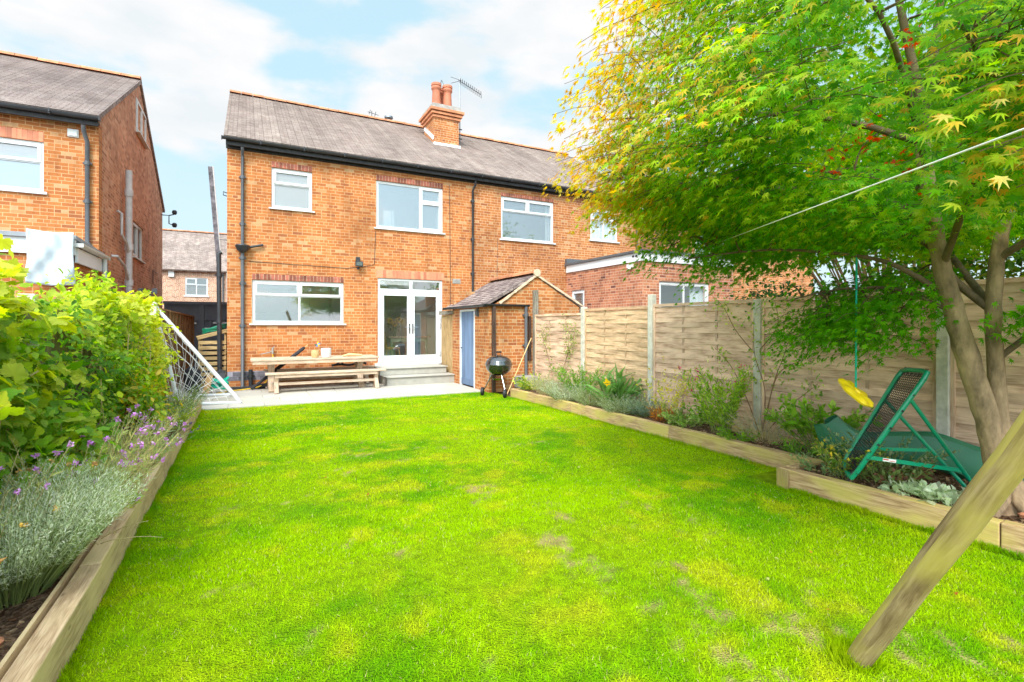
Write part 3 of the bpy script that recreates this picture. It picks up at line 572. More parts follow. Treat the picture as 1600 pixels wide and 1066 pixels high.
# planting soil
def soil(x0, x1, y0, y1, z, name='flower_bed_soil'):
    xs = np.arange(x0, x1 + .05, .05); ys = np.arange(y0, y1 + .05, .05); X, Y = np.meshgrid(xs, ys); Z = z + .05 * vnoise(X, Y, 3.1) * 1.0 + .02 * RNG.random(X.shape) - .03; nx = len(xs)
    me = bpy.data.meshes.new(name); me.from_pydata(np.stack([X, Y, Z], -1).reshape(-1, 3).tolist(), [], [(j * nx + i, j * nx + i + 1, (j + 1) * nx + i + 1, (j + 1) * nx + i) for j in range(len(ys) - 1) for i in range(nx - 1)])
    me.materials.append(MATS['soil']); o = bpy.data.objects.new(name, me); COL.objects.link(o); tag(o, kind='structure')
soil(-1.5, -.83, .5, 10.6, .15); soil(5.0, 5.85, 2.9, 9.5, .15); soil(4.5, 5.85, .4, 3.0, .15)
def chips():
    n = 5200; sel = RNG.random(n); x = np.where(sel < .3, RNG.uniform(-1.4, -.83, n), np.where(sel < .6, RNG.uniform(5.0, 5.75, n), RNG.uniform(4.5, 5.7, n)))
    y = np.where(sel < .3, RNG.uniform(2, 6, n), np.where(sel < .6, RNG.uniform(3, 9.3, n), RNG.uniform(.9, 3, n)))
    z = .15 + .05 * vnoise(x, y, 3.1) - .012; T = (np.array([(-.5, 0, 0), (.5, .1, 0), (.4, 1, .1), (-.4, .9, 0)]), [(0, 1, 2, 3)])
    tip = RNG.standard_normal((n, 3)); tip[:, 2] *= .25; nor = RNG.standard_normal((n, 3)) * .4; nor[:, 2] = 1
    o = leaves('bark_chips', None, 'leaf', T, np.stack([x, y, z], -1), tip, nor, RNG.uniform(.008, .032, n), pick([(.32, .18, .10), (.16, .08, .05), (.45, .30, .18), (.25, .13, .08)], n, .3))
    tag(o, 'brown bark chip mulch strewn over the flower beds', 'mulch', kind='stuff')
chips()

# ================================================================== MAIN HOUSE (pair of semis)
house = thing('brick_house', (5.85, 13.6, 0), 'orange brick semi-detached house with chimney, white French doors and long grey tiled roof', 'house')
P = PF(Hy); EZ = 5.84; RZ = 8.80; RL = 8.68
h_k = (.12, 2.22, 1.55, 2.60); h_d = (3.09, 4.90, .47, 2.77); h_1 = (.54, 1.46, 4.36, 5.34); h_2 = (3.05, 4.91, 4.10, 5.36); h_3 = (6.74, 8.59, 4.09, 5.38); h_4 = (10.02, 11.15, 4.32, 5.38); h_5 = (6.9, 8.62, 1.5, 2.72)
wall(P, -.40, 5.83, .42, EZ - .05, [h_k, h_d, h_1, h_2], 'brick_orange', house)
m = MB(); m.box(-.40, 3.02, Hy, Hy + .28, .02, .20); m.build('wall_base', 'brick_orange', house); m = MB(); m.box(4.96, 5.83, Hy, Hy + .28, .02, .42); m.build('wall_base', 'brick_orange', house)
m = MB(); x = -.40
while x < 3.0:
    for k in range(2):
        a = x + (.11 if k else 0); b = min(a + .225, 3.02); m.box(a + .005, b - .005, Hy - .006, Hy + .2, .205 + k * .105, .30 + k * .105, c=random.uniform(.5, 1.7))
    x += .225
m.box(-.39, 3.0, Hy, Hy + .2, .20, .42, c=2.6); m.build('plinth', 'blue_brick', house)
wall(P, 5.83, 12.12, 0, EZ - .05, [h_3, h_4, h_5], 'brick_party', house)
gz = lambda y: EZ + (y - 13.4) * (RZ - EZ) / (18.2 - 13.4) if y < 18.2 else EZ + (23 - y) * (RZ - EZ) / 4.8
for x0 in (-.40, 11.84):
    m = MB(); m.prism([(x0, Hy + .28, .02), (x0, 22.8, .02), (x0, 22.8, EZ), (x0, 18.2, RZ - .13), (x0, Hy + .28, gz(Hy + .28) - .14)], (.28, 0, 0)); m.build('side_wall', 'brick_orange', house)
roof_slab(house, [(-.46, 13.33, EZ + .02), (12.2, 13.33, EZ + .02)], [(-.46, 18.2, RZ), (12.2, 18.2, RZ)], .09, 'roof_tile')
roof_slab(house, [(-.46, 23.1, EZ), (12.2, 23.1, EZ)], [(-.46, 18.2, RZ), (12.2, 18.2, RZ)], .09, 'roof_tile')
ridge_tiles(house, -.46, 12.2, 18.2, RZ + .02)
m = MB(); m.box(-.42, 12.16, 13.42, 13.46, EZ - .16, EZ - .01); m.box(-.42, 12.16, 13.46, Hy + .0, EZ - .075, EZ - .045); m.box(-.42, 12.16, 13.555, 13.597, EZ - .2, EZ - .1); m.build('fascia', 'fascia_black', house)
gutter(house, -.50, 12.2, 13.36, EZ - .01)
window(P, *h_k, [(0, .5, .66, 1, 1), (.5, 1, .66, 1, 1), (0, .5, 0, .66, 0), (.5, 1, 0, .66, 0)], house, 'glass_kitchen')
m = MB(); m.lathe([(0, 4.41), (.055, 4.41), (.065, 4.53), (0, 4.53)], (.70, Hy + .16, 0), 12); m.build('pot', 'white_ceramic', house, smooth=True)
window(P, *h_1, [(0, 1, .62, 1, 1), (0, 1, 0, .62, 0)], house, 'glass_frost', label='small upstairs window with a top opening light')
window(P, *h_2, [(0, .66, 0, 1, 0), (.66, 1, .66, 1, 1), (.66, 1, 0, .66, 1)], house)
window(P, *h_3, [(0, .5, .68, 1, 1), (.5, 1, .68, 1, 1), (0, 1, 0, .68, 0)], house)
w4 = window(P, *h_4, [(0, 1, .66, 1, 1), (0, .5, 0, .66, 0), (.5, 1, 0, .66, 0)], house, 'glass_room')
window(P, *h_5, [(0, .5, 0, 1, 0), (.5, 1, 0, 1, 1)], house)
def room(P, u0, u1, z0, z1, parent, cur=(.16, .16), dep=1.5, tone=1.0):
    m = MB(); m.box(u0 - .5, u1 + .5, dep, dep + .03, z0 - .6, z1 + .12, P=P, c=tone); m.box(u0 - .5, u1 + .5, .30, dep, z1 + .12, z1 + .15, P=P, c=tone); m.box(u0 - .5, u1 + .5, .30, dep, z0 - .62, z0 - .6, P=P, c=.4)
    for a in (u0 - .5, u1 + .47): m.box(a, a + .03, .30, dep, z0 - .6, z1 + .12, P=P, c=tone * .9)
    m.build('room_wall', 'wall_paint', parent)
    for k, (a, s_) in enumerate(((u0, 1), (u1, -1))):
        if not cur[k]: continue
        m = MB(); n_ = int(cur[k] / .03)
        for i in range(n_): x = a + s_ * i * .03; dd = .17 + .018 * math.sin(i * 1.7); m.box(min(x, x + s_ * .029), max(x, x + s_ * .029), dd, dd + .012, z0 + .01, z1 - .01, P=P)
        m.build('curtain', 'curtain', parent)
room(P, *h_2, house, (.12, .14)); room(P, *h_1, house, (0, 0)); room(P, *h_3, house, (0, .22)); room(P, *h_5, house, (.2, .2), tone=.7)
m = MB(); m.box(3.28, 3.50, Hy + .18, Hy + .20, 4.14, 4.62); m.box(3.52, 3.56, Hy + .16, Hy + .20, 4.10, 4.64); m.build('picture_frame', 'upvc', house)
m = MB()
for i in range(26):
    x = 10.08 + i * .04; m.box(x, x + .036, Hy + .16 + .015 * math.sin(i * 1.9), Hy + .18 + .015 * math.sin(i * 1.9), 4.36, 5.34)
m.build('curtain', 'curtain', w4)
m = MB(); m.box(9.98, 11.2, Hy + .29, Hy + .3, 4.2, 5.5); m.build('curtain', 'curtain', w4)
for h in (h_k, h_1, h_2): lintel(P, h[0], h[1], h[3] + .004, house, h=.14)
lintel(P, 3.05, 4.95, 2.775, house, h=.21, mat='pot_clay', n=22)
for h in (h_3, h_4, h_5): lintel(P, h[0], h[1], h[3] + .004, house, h=.10)
# French doors
dr = MB(); B = lambda *a: dr.box(*a, P=P)
u0, u1, z0, z1 = h_d; tz = 2.42
for a in ((u0, u0 + .07, .03, .11, z0, z1), (u1 - .07, u1, .03, .11, z0, z1), (u0 + .07, u1 - .07, .03, .11, z1 - .06, z1), (u0 + .07, u1 - .07, .03, .11, tz, tz + .07), (u0 + .07, u1 - .07, .0, .11, z0, z0 + .07), (3.96, 4.04, .03, .11, tz + .07, z1 - .06)): B(*a)
dr.box(3.0, 4.99, -.075, .03, z0 - .035, z0 + .03, P=P)
frm = dr.build('door_frame', 'upvc', house, bevel=.005)
g = MB(); g.box(u0 + .07, 3.96, .06, .067, tz + .07, z1 - .06, P=P); g.box(4.04, u1 - .07, .06, .067, tz + .07, z1 - .06, P=P); g.build('pane', 'glass_kitchen', frm)
for k, (a, b) in enumerate(((u0 + .072, 3.998), (4.002, u1 - .072))):
    d = MB(); c0, c1 = z0 + .072, tz - .002
    for q in ((a, a + .10, .02, .09, c0, c1), (b - .10, b, .02, .09, c0, c1), (a + .10, b - .10, .02, .09, c0, c0 + .15), (a + .10, b - .10, .02, .09, c1 - .11, c1)): d.box(*q, P=P)
    do = d.build('french_door', 'upvc', house, bevel=.006)
    g = MB(); g.box(a + .10, b - .10, .052, .058, c0 + .15, c1 - .11, P=P); g.build('pane', 'glass_room', do)
    hx = 3.955 if k == 0 else 4.045; s_ = -1 if k == 0 else 1
    q = MB(); q.box(hx - .016, hx + .016, .006, .02, 1.28, 1.56, P=P); q.tube([(hx, Hy - .035, 1.46), (hx + s_ * .06, Hy - .04, 1.46), (hx + s_ * .14, Hy - .04, 1.455)], .011, 6); q.tube([(hx, Hy + .01, 1.46), (hx, Hy - .04, 1.46)], .010, 6); q.tube([(hx, Hy + .01, 1.36), (hx, Hy - .006, 1.36)], .011, 8)
    q.build('handle', 'chrome', do)
    ex = a - .004 if k == 0 else b + .004
    for zz in (.68, 1.45, 2.2): q = MB(); q.box(ex - .022, ex + .022, .004, .024, zz, zz + .11, P=P); q.tube([(ex, Hy + .0, zz - .01), (ex, Hy + .0, zz + .12)], .01, 6); q.build('hinge', 'upvc_dull', do)
# pipes on the wall
yp = Hy - .06
pipe([(-.08, 13.40, 5.66), (-.08, 13.42, 5.58), (-.08, yp, 5.5), (-.08, yp, 3.42)], .036, house, collars=[(-.08, yp, 5.0), (-.08, yp, 3.9)])
m = MB(); m.lathe([(.05, 0), (.12, .05), (.15, .13), (.16, .15), (.15, .17), (.06, .19)], (-.08, yp - .04, 3.22), 16); m.tube([(-.04, yp - .02, 3.33), (.36, yp, 3.43)], .028, 8); m.build('rainwater_hopper', 'black_plastic', house, smooth=True)
pipe([(-.08, yp, 3.26), (-.08, yp, .10), (-.08, yp - .05, .04)], .040, house, collars=[(-.08, yp, 2.5), (-.08, yp, 1.5), (-.08, yp, 3.1)])
pipe([(.09, yp, .04), (.09, yp, .40), (.09, yp, .46)], .045, house, mat='black_plastic', name='waste_pipe', collars=[(.09, yp, .3)])
pipe([(5.83, 13.38, 5.64), (5.83, 13.42, 5.55), (5.80, yp, 5.4), (5.80, yp, 2.2)], .032, house, mat='dark_iron' if 'dark_iron' in MATS else 'black_plastic', collars=[(5.80, yp, 5.1), (5.80, yp, 4.0), (5.80, yp, 3.0)])
pipe([(11.95, 13.4, 5.64), (11.95, yp, 5.4), (11.95, yp, .2)], .034, house, collars=[(11.95, yp, 4.3)])
pipe([(-.52, 13.95, 3.25), (-.58, 13.95, 3.22), (-.58, 13.95, 3.1), (-.56, 13.95, .05)], .052, house, mat='black_plastic', collars=[(-.57, 13.95, 2.7), (-.57, 13.95, 1.6)])
m = MB(); m.tube([(.05, Hy - .012, 3.03), (2.3, Hy - .012, 2.98), (2.75, Hy - .012, 3.05), (3.0, Hy - .012, 3.12), (3.03, Hy - .012, 4.0)], .006, 4); m.tube([(5.1, Hy - .012, 5.5), (5.13, Hy - .012, 2.9), (5.12, Hy - .012, .5)], .006, 4); m.tube([(6.62, Hy - .012, 4.1), (6.60, Hy - .012, 2.6)], .005, 4); m.build('cable', 'black_plastic', house)
m = MB(); m.box(5.2, 5.44, Hy - .006, Hy + .02, 2.70, 2.83); 
for i in range(5): m.box(5.2, 5.44, Hy - .012, Hy - .004, 2.705 + i * .025, 2.72 + i * .025)
m.build('air_vent', 'cement', house)
m = MB(); m.tube([(-.40, 14.3, 4.75), (-.50, 14.3, 4.78), (-.50, 14.3, 4.70), (-.42, 14.3, 4.68)], .012, 6); m.tube([(-.40, 14.3, 3.6), (-.58, 14.3, 3.6)], .010, 5); m.build('wall_hook', 'black_plastic', house)
# interior: kitchen and dining room
m = MB(); m.box(-.1, 2.4, 17.3, 17.35, .4, 2.95); m.box(2.4, 5.7, 18.0, 18.05, .4, 2.95); m.box(-.11, -.08, 13.88, 17.3, .4, 2.95); m.box(5.68, 5.72, 13.88, 18, .4, 2.95); m.box(4.75, 5.68, 15.9, 16.0, .4, 2.9); m.box(2.40, 2.45, 16.9, 18.0, .4, 2.9)
m.build('room_wall', 'wall_paint', house)
m = MB(); m.box(-.11, 5.72, 13.88, 18, .38, .42, c=1.3); m.build('room_floor', 'tile_grey', house)
m = MB()
for i in range(4): m.box(.0 + i * .58, .55 + i * .58, 16.8, 17.29, 1.9, 2.6)
m.box(0, 2.3, 16.7, 17.29, .42, 1.30, c=.8); m.build('kitchen_cupboard', 'green_paint', house)
# chimney
ch = MB(); cx0, cx1, cy0, cy1 = 5.50, 6.38, 16.1, 17.15
ch.box(cx0, cx1, cy0, cy1, 7.0, 8.42); cho = ch.build('chimney', 'brick_party', house)
m = MB(); e = 0
for z, h_, e, t in ((8.42, .07, .05, 1.2), (8.495, .02, .03, .3), (8.52, .07, .10, 1.2), (8.595, .02, .08, .3), (8.62, .08, .15, 1.1)): m.box(cx0 - e, cx1 + e, cy0 - e, cy1 + e, z, z + h_, c=t)
m.build('corbel', 'terracotta', cho)
m = MB(); m.box(cx0 - .06, cx1 + .06, cy0 - .06, cy1 + .06, 8.705, 8.86); m.prism([(cx0 - .06, cy0 - .06, 8.86), (cx1 + .06, cy0 - .06, 8.86), (cx1 - .1, cy0 + .3, 8.95), (cx0 + .1, cy0 + .3, 8.95)], (0, .5, 0)); m.build('chimney_cap', 'cement', cho)
for i, (px_, py_) in enumerate(((5.74, 16.55), (6.14, 16.55), (5.98, 16.9))):
    m = MB(); m.lathe([(.15, 8.88), (.155, 9.0), (.135, 9.45), (.14, 9.52), (.17, 9.55), (.17, 9.60), (.155, 9.64), (.175, 9.66), (.17, 9.74), (.12, 9.74), (.12, 9.3), (0, 9.28)], (px_, py_, 0), 18); m.build('chimney_pot', 'pot_clay', cho, smooth=True)
m = MB(); ax, ay = 6.0, 16.75
for a in (0, 2.1, 4.2): m.tube([(ax + .18 * math.cos(a), ay + .18 * math.sin(a), 9.7), (ax, ay, 10.02)], .008, 4)
m.build('wire_cowl', 'chrome', cho)
m = MB(); n_ = 9
for i in range(n_):
    y = cy0 + i * (1.0 / n_); z = EZ + .05 + (y - 13.33) * .647
    m.box(cx0 - .012, cx0 - .002, y, y + .12, z, z + .13)
m.box(cx0 - .03, cx1 + .03, cy0 - .10, cy0 - .002, 7.46, 7.56)
m.box(cx0 - .1, cx0 - .0, cy0, cy1, 7.4, 7.44); m.build('flashing', 'mortar_white', cho)
ae = thing('tv_aerial', (6.58, 16.6, 8.3), 'thin television aerial on a mast strapped to the chimney', 'aerial')
m = MB(); m.tube([(6.62, 16.6, 7.9), (6.62, 16.6, 10.15)], .018, 6); m.build('mast', 'chrome', ae)
m = MB(); a0, a1 = Vector((6.55, 16.55, 10.05)), Vector((7.25, 16.2, 9.55)); m.tube([a0, a1], .012, 5)
for i in range(11):
    p = a0.lerp(a1, .1 + i * .09); m.tube([p - Vector((.07, .14, -.05)), p + Vector((.07, .14, -.05))], .010, 4); 
m.tube([a0 + Vector((-.25, .1, .1)), a0 + Vector((.1, -.02, 0))], .008, 4); m.tube([a0 + Vector((-.25, .1, -.12)), a0 + Vector((.1, -.02, 0))], .008, 4); m.build('antenna', 'black_plastic', ae)
m = MB()
for z in (8.35, 8.02): m.box(6.385, 6.70, 16.58, 16.62, z, z + .025)
m.build('bracket', 'black_plastic', ae)
# behind the ridge: neighbour's pots
m = MB(); m.lathe([(.16, 8.7), (.14, 9.1), (.17, 9.14), (.1, 9.2)], (5.30, 19.0, 0), 12); m.build('chimney_pot', 'pot_clay', cho, smooth=True)
m = MB(); m.lathe([(.05, 8.9), (.06, 9.25), (.16, 9.3), (.16, 9.36), (.03, 9.4)], (4.75, 19.1, 0), 12); m.build('roof_cowl', 'chrome', house, smooth=True)
m = MB(); m.tube([(4.1, 19, 9.0), (4.1, 19, 9.42)], .012, 4); m.tube([(3.95, 19, 9.36), (4.35, 19, 9.30)], .010, 4); m.tube([(4.05, 19, 9.45), (4.0, 19, 9.28)], .010, 4); m.tube([(4.25, 19, 9.42), (4.2, 19, 9.22)], .010, 4); m.build('roof_aerial', 'black_plastic', house)
# flood light
fl = thing('flood_light', (2.57, 13.6, 3.1), 'small black security flood light on the brick wall above the table', 'flood light')
m = MB(); m.box(2.52, 2.62, 13.53, 13.6, 3.18, 3.28); m.tube([(2.57, 13.52, 3.2), (2.57, 13.50, 3.1)], .018, 6); m.lathe([(.0, 0), (.035, .0), (.04, .03), (.02, .06), (0, .06)], (2.57, 13.52, 2.96), 10); m.build('bracket', 'black_plastic', fl)
m = MB(); m.box(2.49, 2.68, 13.44, 13.50, 3.03, 3.16); lh = m.build('lamp_head', 'black_plastic', fl, bevel=.006)
m = MB(); m.box(2.51, 2.66, 13.433, 13.438, 3.05, 3.14); m.build('lens', 'chrome', lh)

# doorstep
st = thing('doorstep', (4, 12.9, 0), 'two grey stone slab steps below the French doors', 'steps')
m = MB(); m.box(3.05, 4.80, 12.42, 13.59, .0, .215, c=.9); m.build('step', 'stone_step', st, bevel=.004)
m = MB(); m.box(3.02, 3.95, 12.38, 13.59, .22, .245, c=1.1); m.box(3.956, 4.80, 12.38, 13.59, .22, .245, c=1.05); m.build('tread', 'stone_step', st, bevel=.003)
m = MB(); m.box(2.97, 4.72, 12.80, 13.52, .25, .405, c=.95); m.build('step', 'stone_step', st, bevel=.004)
m = MB(); m.box(2.93, 3.90, 12.76, 13.52, .41, .432, c=1.1); m.box(3.906, 4.75, 12.76, 13.52, .41, .432, c=1.05); m.build('tread', 'stone_step', st, bevel=.003)

# ================================================================== dining furniture seen through the doors
dt = thing('dining_table', (4.2, 15.3, .42), 'pale green dining table with wooden top seen through the French doors', 'table')
m = MB('grain'); m.box(3.70, 5.0, 14.9, 15.8, 1.14, 1.18); m.build('table_top', 'table_wood', dt)
m = MB(); m.box(3.78, 4.92, 14.98, 15.72, 1.02, 1.138); m.build('apron', 'green_paint', dt)
for x in (3.82, 4.88):
    for y in (15.02, 15.68): m = MB(); m.lathe([(.045, .42), (.03, .47), (.032, .75), (.045, .85), (.028, .88), (.045, .92), (.045, 1.02)], (x, y, 0), 10); m.build('leg', 'green_paint', dt, smooth=True)
vs = thing('flower_vase', (3.95, 15.2, 1.18), 'green glass vase of sunflowers on the dining table', 'vase')
m = MB(); m.lathe([(.0, 1.18), (.05, 1.18), (.055, 1.25), (.075, 1.45), (.065, 1.45), (.0, 1.22)], (3.95, 15.2, 0), 14); m.build('vase', 'green_slide', vs, smooth=True)
for i in range(7):
    a = i * .9; x, y, z = 3.95 + .17 * math.cos(a), 15.12 + .10 * math.sin(a), 1.62 + .07 * math.sin(i * 2.3)
    m = MB(); m.tube([(3.95, 15.2, 1.4), (x, y + .03, z)], .006, 4); f = m.build('flower_stem', 'stem_green', vs)
    n_ = 16; an = np.linspace(0, 2 * math.pi, n_, endpoint=False); dirs = np.stack([np.cos(an), 0 * an - .15, np.sin(an)], -1)
    leaves('petals', f, 'petal', T_LANCE, np.array([[x, y, z]]) + dirs * .025, dirs, np.tile([0, -1, .1], (n_, 1)), np.full(n_, .07), pick([(.85, .50, .01)], n_))
    m = MB(); m.lathe([(0, -.012), (.032, -.01), (.034, .01), (0, .014)], (x, y - .012, z), 10, M=Matrix.Rotation(R(90), 3, 'X')); m.build('flower_centre', 'seed_brown', f)
n_ = 40; leaves('foliage', vs, 'leaf', T_OVAL, np.array([[3.95, 15.15, 1.52]]) + RNG.standard_normal((n_, 3)) * [.12, .06, .06], RNG.standard_normal((n_, 3)), RNG.standard_normal((n_, 3)), np.full(n_, .09), pick([(.05, .14, .03), (.1, .2, .05)], n_))
dc = thing('dining_chair', (3.75, 14.6, .42), 'wooden spindle chair tucked beside the green dining table', 'chair')
m = MB(); m.box(3.50, 3.92, 14.40, 14.80, .84, .875); m.build('seat', 'pine', dc, bevel=.01)
for (x, y, dx, dy) in ((3.54, 14.44, -.05, -.05), (3.88, 14.44, .05, -.05), (3.54, 14.76, -.05, .05), (3.88, 14.76, .05, .05)): m = MB(); m.tube([(x, y, .84), (x + dx, y + dy, .42)], .016, 6); m.build('leg', 'pine', dc)
m = MB()
for i in range(6): m.tube([(3.54, 14.44 + i * .064, .87), (3.48, 14.43 + i * .068, 1.3)], .009, 5)
m.tube([(3.48, 14.40, 1.30), (3.46, 14.6, 1.34), (3.48, 14.80, 1.30)], .018, 6); m.build('backrest', 'pine', dc)

# ================================================================== LEFT HOUSE
lh_ = thing('brick_house', (-5, 13.6, 0), 'brick house at the left edge with tall side gable and white side windows', 'house')
XL = -2.77
h_w = (-5.6, -3.66, 4.22, 5.24); h_s = (17.28, 18.85, 3.42, 4.42)
wall(P, -10, XL, 2.6, EZ - .05, [h_w], 'brick_orange', lh_)
wall(PR(XL), Hy + .28, 22.8, 0, EZ - .05, [h_s], 'brick_rose', lh_)
m = MB(); m.prism([(XL, Hy + .0, EZ - .05), (XL, 22.8, EZ - .05), (XL, 22.8, EZ + .02), (XL, 18.2, RL - .12), (XL, Hy + .0, EZ + .02)], (-.28, 0, 0)); m.build('gable', 'brick_rose', lh_)
m = MB(); m.box(-10, XL, Hy, Hy + .28, 0, 2.6); m.build('lower_wall', 'brick_orange', lh_)
roof_slab(lh_, [(-10, 13.33, EZ + .02), (XL + .05, 13.33, EZ + .02)], [(-10, 18.2, RL), (XL + .05, 18.2, RL)], .09, 'roof_tile_old')
roof_slab(lh_, [(-10, 23.1, EZ), (XL + .05, 23.1, EZ)], [(-10, 18.2, RL), (XL + .05, 18.2, RL)], .09, 'roof_tile_old')
ridge_tiles(lh_, -10, XL + .05, 18.2, RL + .02, r=.14, seg=.45)
m = MB(); m.box(-10, XL + .02, 13.42, 13.46, EZ - .17, EZ - .01); m.box(-10, XL + .02, 13.46, Hy, EZ - .10, EZ - .06); m.build('fascia', 'fascia_black', lh_)
gutter(lh_, -10, XL + .06, 13.36, EZ - .01, r=.07)
pipe([(-2.98, 13.38, 5.64), (-2.98, 13.42, 5.52), (-2.95, yp, 5.35), (-2.95, yp, 3.25), (-2.86, yp, 3.10), (-2.66, yp - .02, 2.96), (-2.63, yp, 2.6)], .04, lh_, collars=[(-2.95, yp, 4.9), (-2.95, yp, 4.1)])
window(P, *h_w, [(0, .5, .60, 1, 0), (.5, 1, .60, 1, 1), (0, .5, 0, .60, 0), (.5, 1, 0, .60, 0)], lh_, sillz=.05)
lintel(P, h_w[0], h_w[1], h_w[3] + .004, lh_, h=.20, mat='pot_clay'); room(P, *h_w, lh_, (.15, .10))
window(PR(XL), *h_s, [(0, .5, 0, 1, 1), (.5, 1, 0, 1, 0)], lh_, frame='upvc_dull')
window(PR(XL + .06), 17.65, 19.15, 7.0, 7.95, [(0, .5, 0, 1, 1), (.5, 1, 0, 1, 1)], lh_, frame='upvc_dull')
m = MB(); m.box(-3.28, -3.10, Hy - .03, Hy, 5.42, 5.58); m.box(-3.26, -3.12, Hy - .045, Hy - .03, 5.44, 5.56); m.build('air_vent', 'upvc_dull', lh_)
sp = MB(); sp.tube([(-2.62, 15.8, .0), (-2.62, 15.8, 5.4)], .075, 12); 
for z in (3.4, 4.75, 2.5): sp.tube([(-2.62, 15.8, z), (-2.62, 15.8, z + .16)], .095, 12)
sp.tube([(-2.62, 15.8, 3.3), (-2.62, 15.5, 3.55), (-2.66, 15.2, 3.7), (-2.66, 15.2, 4.2), (-2.74, 15.15, 4.25)], .03, 8); sp.tube([(-2.62, 15.8, 2.6), (-2.62, 15.3, 2.95), (-2.64, 14.6, 3.1), (-2.74, 14.55, 3.1)], .03, 8)
sp.build('soil_pipe', 'pale_pipe', lh_, smooth=True)
m = MB(); zq = 5.55; m.tube([(XL, 22.4, zq), (XL + .25, 22.4, zq), (XL + .25, 22.4, zq - .3), (XL + .4, 22.4, zq - .35)], .02, 5); m.tube([(XL + .25, 22.4, zq), (XL + .4, 22.4, zq + .05)], .02, 5)
for dz in (.05, -.42): m.lathe([(.05, 0), (.08, .05), (.08, .12), (.05, .16)], (XL + .42, 22.4, zq + dz), 8)
m.build('wire_bracket', 'black_plastic', lh_)
m = MB(); m.tube([(XL + .02, 20.5, 2.9), (XL + .02, 20.5, 3.35), (XL + .02, 21.5, 3.3)], .012, 4); m.tube([(XL + .02, 17, 2.2), (XL + .02, 19.0, 2.45), (XL + .02, 21.3, 2.4)], .012, 4); m.build('cable', 'black_plastic', lh_)
# its rear extension
ex = thing('house_extension', (-4.5, 12.6, 0), 'low brick rear extension with white fascia and sloping white gutter at far left', 'extension')
wall(PF(11.6), -10, -2.72, 0, 2.74, [(-6, -3.9, 1.2, 2.42)], 'brick_orange', ex)
m = MB(); m.box(-3.0, -2.72, 11.88, 13.59, 0, 2.62); m.build('side_wall', 'brick_orange', ex)
m = MB(); m.box(-10, -2.68, 11.55, 11.598, 2.745, 3.02); m.box(-2.7, -2.66, 11.6, 13.55, 2.62, 2.88); m.build('fascia', 'upvc', ex)
m = MB(); m.prism([(-10, 11.5, 3.02), (-2.66, 11.5, 3.02), (-2.66, 13.59, 2.95), (-10, 13.59, 3.35)], (0, 0, .07)); m.build('flat_roof', 'lead', ex)
gutter(ex, 11.5, 13.5, -2.62, 2.95, axis='y', mat='upvc_dull', r=.065)
m = MB(); m.tube([(-2.62, 13.35, 2.9), (-2.62, 13.35, 2.7), (-2.62, 13.35, 0)], .04, 8); m.build('downpipe', 'upvc_dull', ex, smooth=True)
window(PF(11.6), -6, -3.9, 1.2, 2.42, [(0, .5, 0, 1, 0), (.5, 1, 0, 1, 1)], ex, frame='black_plastic')
# sheet
m = MB(); nx, nz = 26, 22
for j in range(nz + 1):
    for i in range(nx + 1):
        u, v = i / nx, j / nz; x = -3.30 + .62 * u + .02 * v * u; z = 3.15 - .92 * v - .03 * math.sin(u * 3.1) - .02 * u
        y = 11.42 + .028 * math.sin(u * 9 + v * 5) * (.4 + v) + .018 * math.sin(u * 21 - v * 9) + .02 * math.sin((u + v) * 14) * v; m.v.append((x, y, z))
for j in range(nz):
    for i in range(nx): a = j * (nx + 1) + i; m.face((a, a + 1, a + nx + 2, a + nx + 1))
o = m.build('cloth_sheet', 'cloth_white', smooth=True, base=(-3, 11.42, 2.3)); s2 = o.modifiers.new('thick', 'SOLIDIFY'); s2.thickness = .004
tag(o, 'white sheet hung out flat in front of the left extension', 'sheet')

# ================================================================== beyond the gap
fh = thing('brick_house', (-2, 38, 0), 'distant brick house seen through the gap with small white window', 'house')
wall(PF(38), -9, -1.15, 0, 5.05, [(-3.43, -2.2, 3.4, 4.55)], 'brick_far', fh)
m = MB(); m.box(-9, -1.2, 37.94, 37.99, 4.95, 5.1); m.build('fascia', 'fascia_black', fh)
roof_slab(fh, [(-9, 37.7, 5.0), (-.95, 37.7, 5.0)], [(-9, 41.5, 8.0), (-.95, 41.5, 8.0)], .1, 'roof_tile'); ridge_tiles(fh, -9, -.95, 41.5, 8.02, r=.13)
window(PF(38), -3.43, -2.2, 3.4, 4.55, [(0, .5, .62, 1, 1), (.5, 1, .62, 1, 0), (0, .5, 0, .62, 0), (.5, 1, 0, .62, 0)], fh, sillz=.06)
pipe([(-1.35, 37.9, 5), (-1.35, 37.9, 0)], .05, fh)
m = MB(); m.box(-4.3, -4.0, 37.9, 37.98, 4.55, 4.95); m.build('alarm_box', 'upvc_dull', fh)
m = MB(); m.box(-1.10, 2.2, 40, 46, 0, 3.9); o = m.build('side_wall', 'brick_far', fh)
gr = thing('garage', (-1.7, 23, 0), 'dark grey painted timber garage closing the side passage', 'garage')
m = MB(); m.box(-2.75, -.35, 23.05, 24.5, 0, 2.4); m.build('body', 'charcoal_paint', gr)
m = MB(); m.box(-2.77, -.33, 22.9, 22.98, 2.32, 2.42); m.box(-1.60, -1.45, 22.95, 23.04, 0, 2.32); m.box(-2.77, -.33, 22.97, 23.04, 1.72, 1.80)
for x in (-2.6, -2.0, -1.3, -.6): m.box(x, x + .08, 22.98, 23.04, 0, 1.72)
m.build('door_frame', 'charcoal_paint', gr); m = MB(); m.box(-2.55, -1.7, 22.94, 23.03, 1.56, 1.62); m.box(-1.15, -.4, 22.94, 23.03, 1.58, 1.63); m.box(-1.43, -1.15, 22.93, 22.96, 1.36, 1.42); m.build('trim', 'upvc_dull', gr)
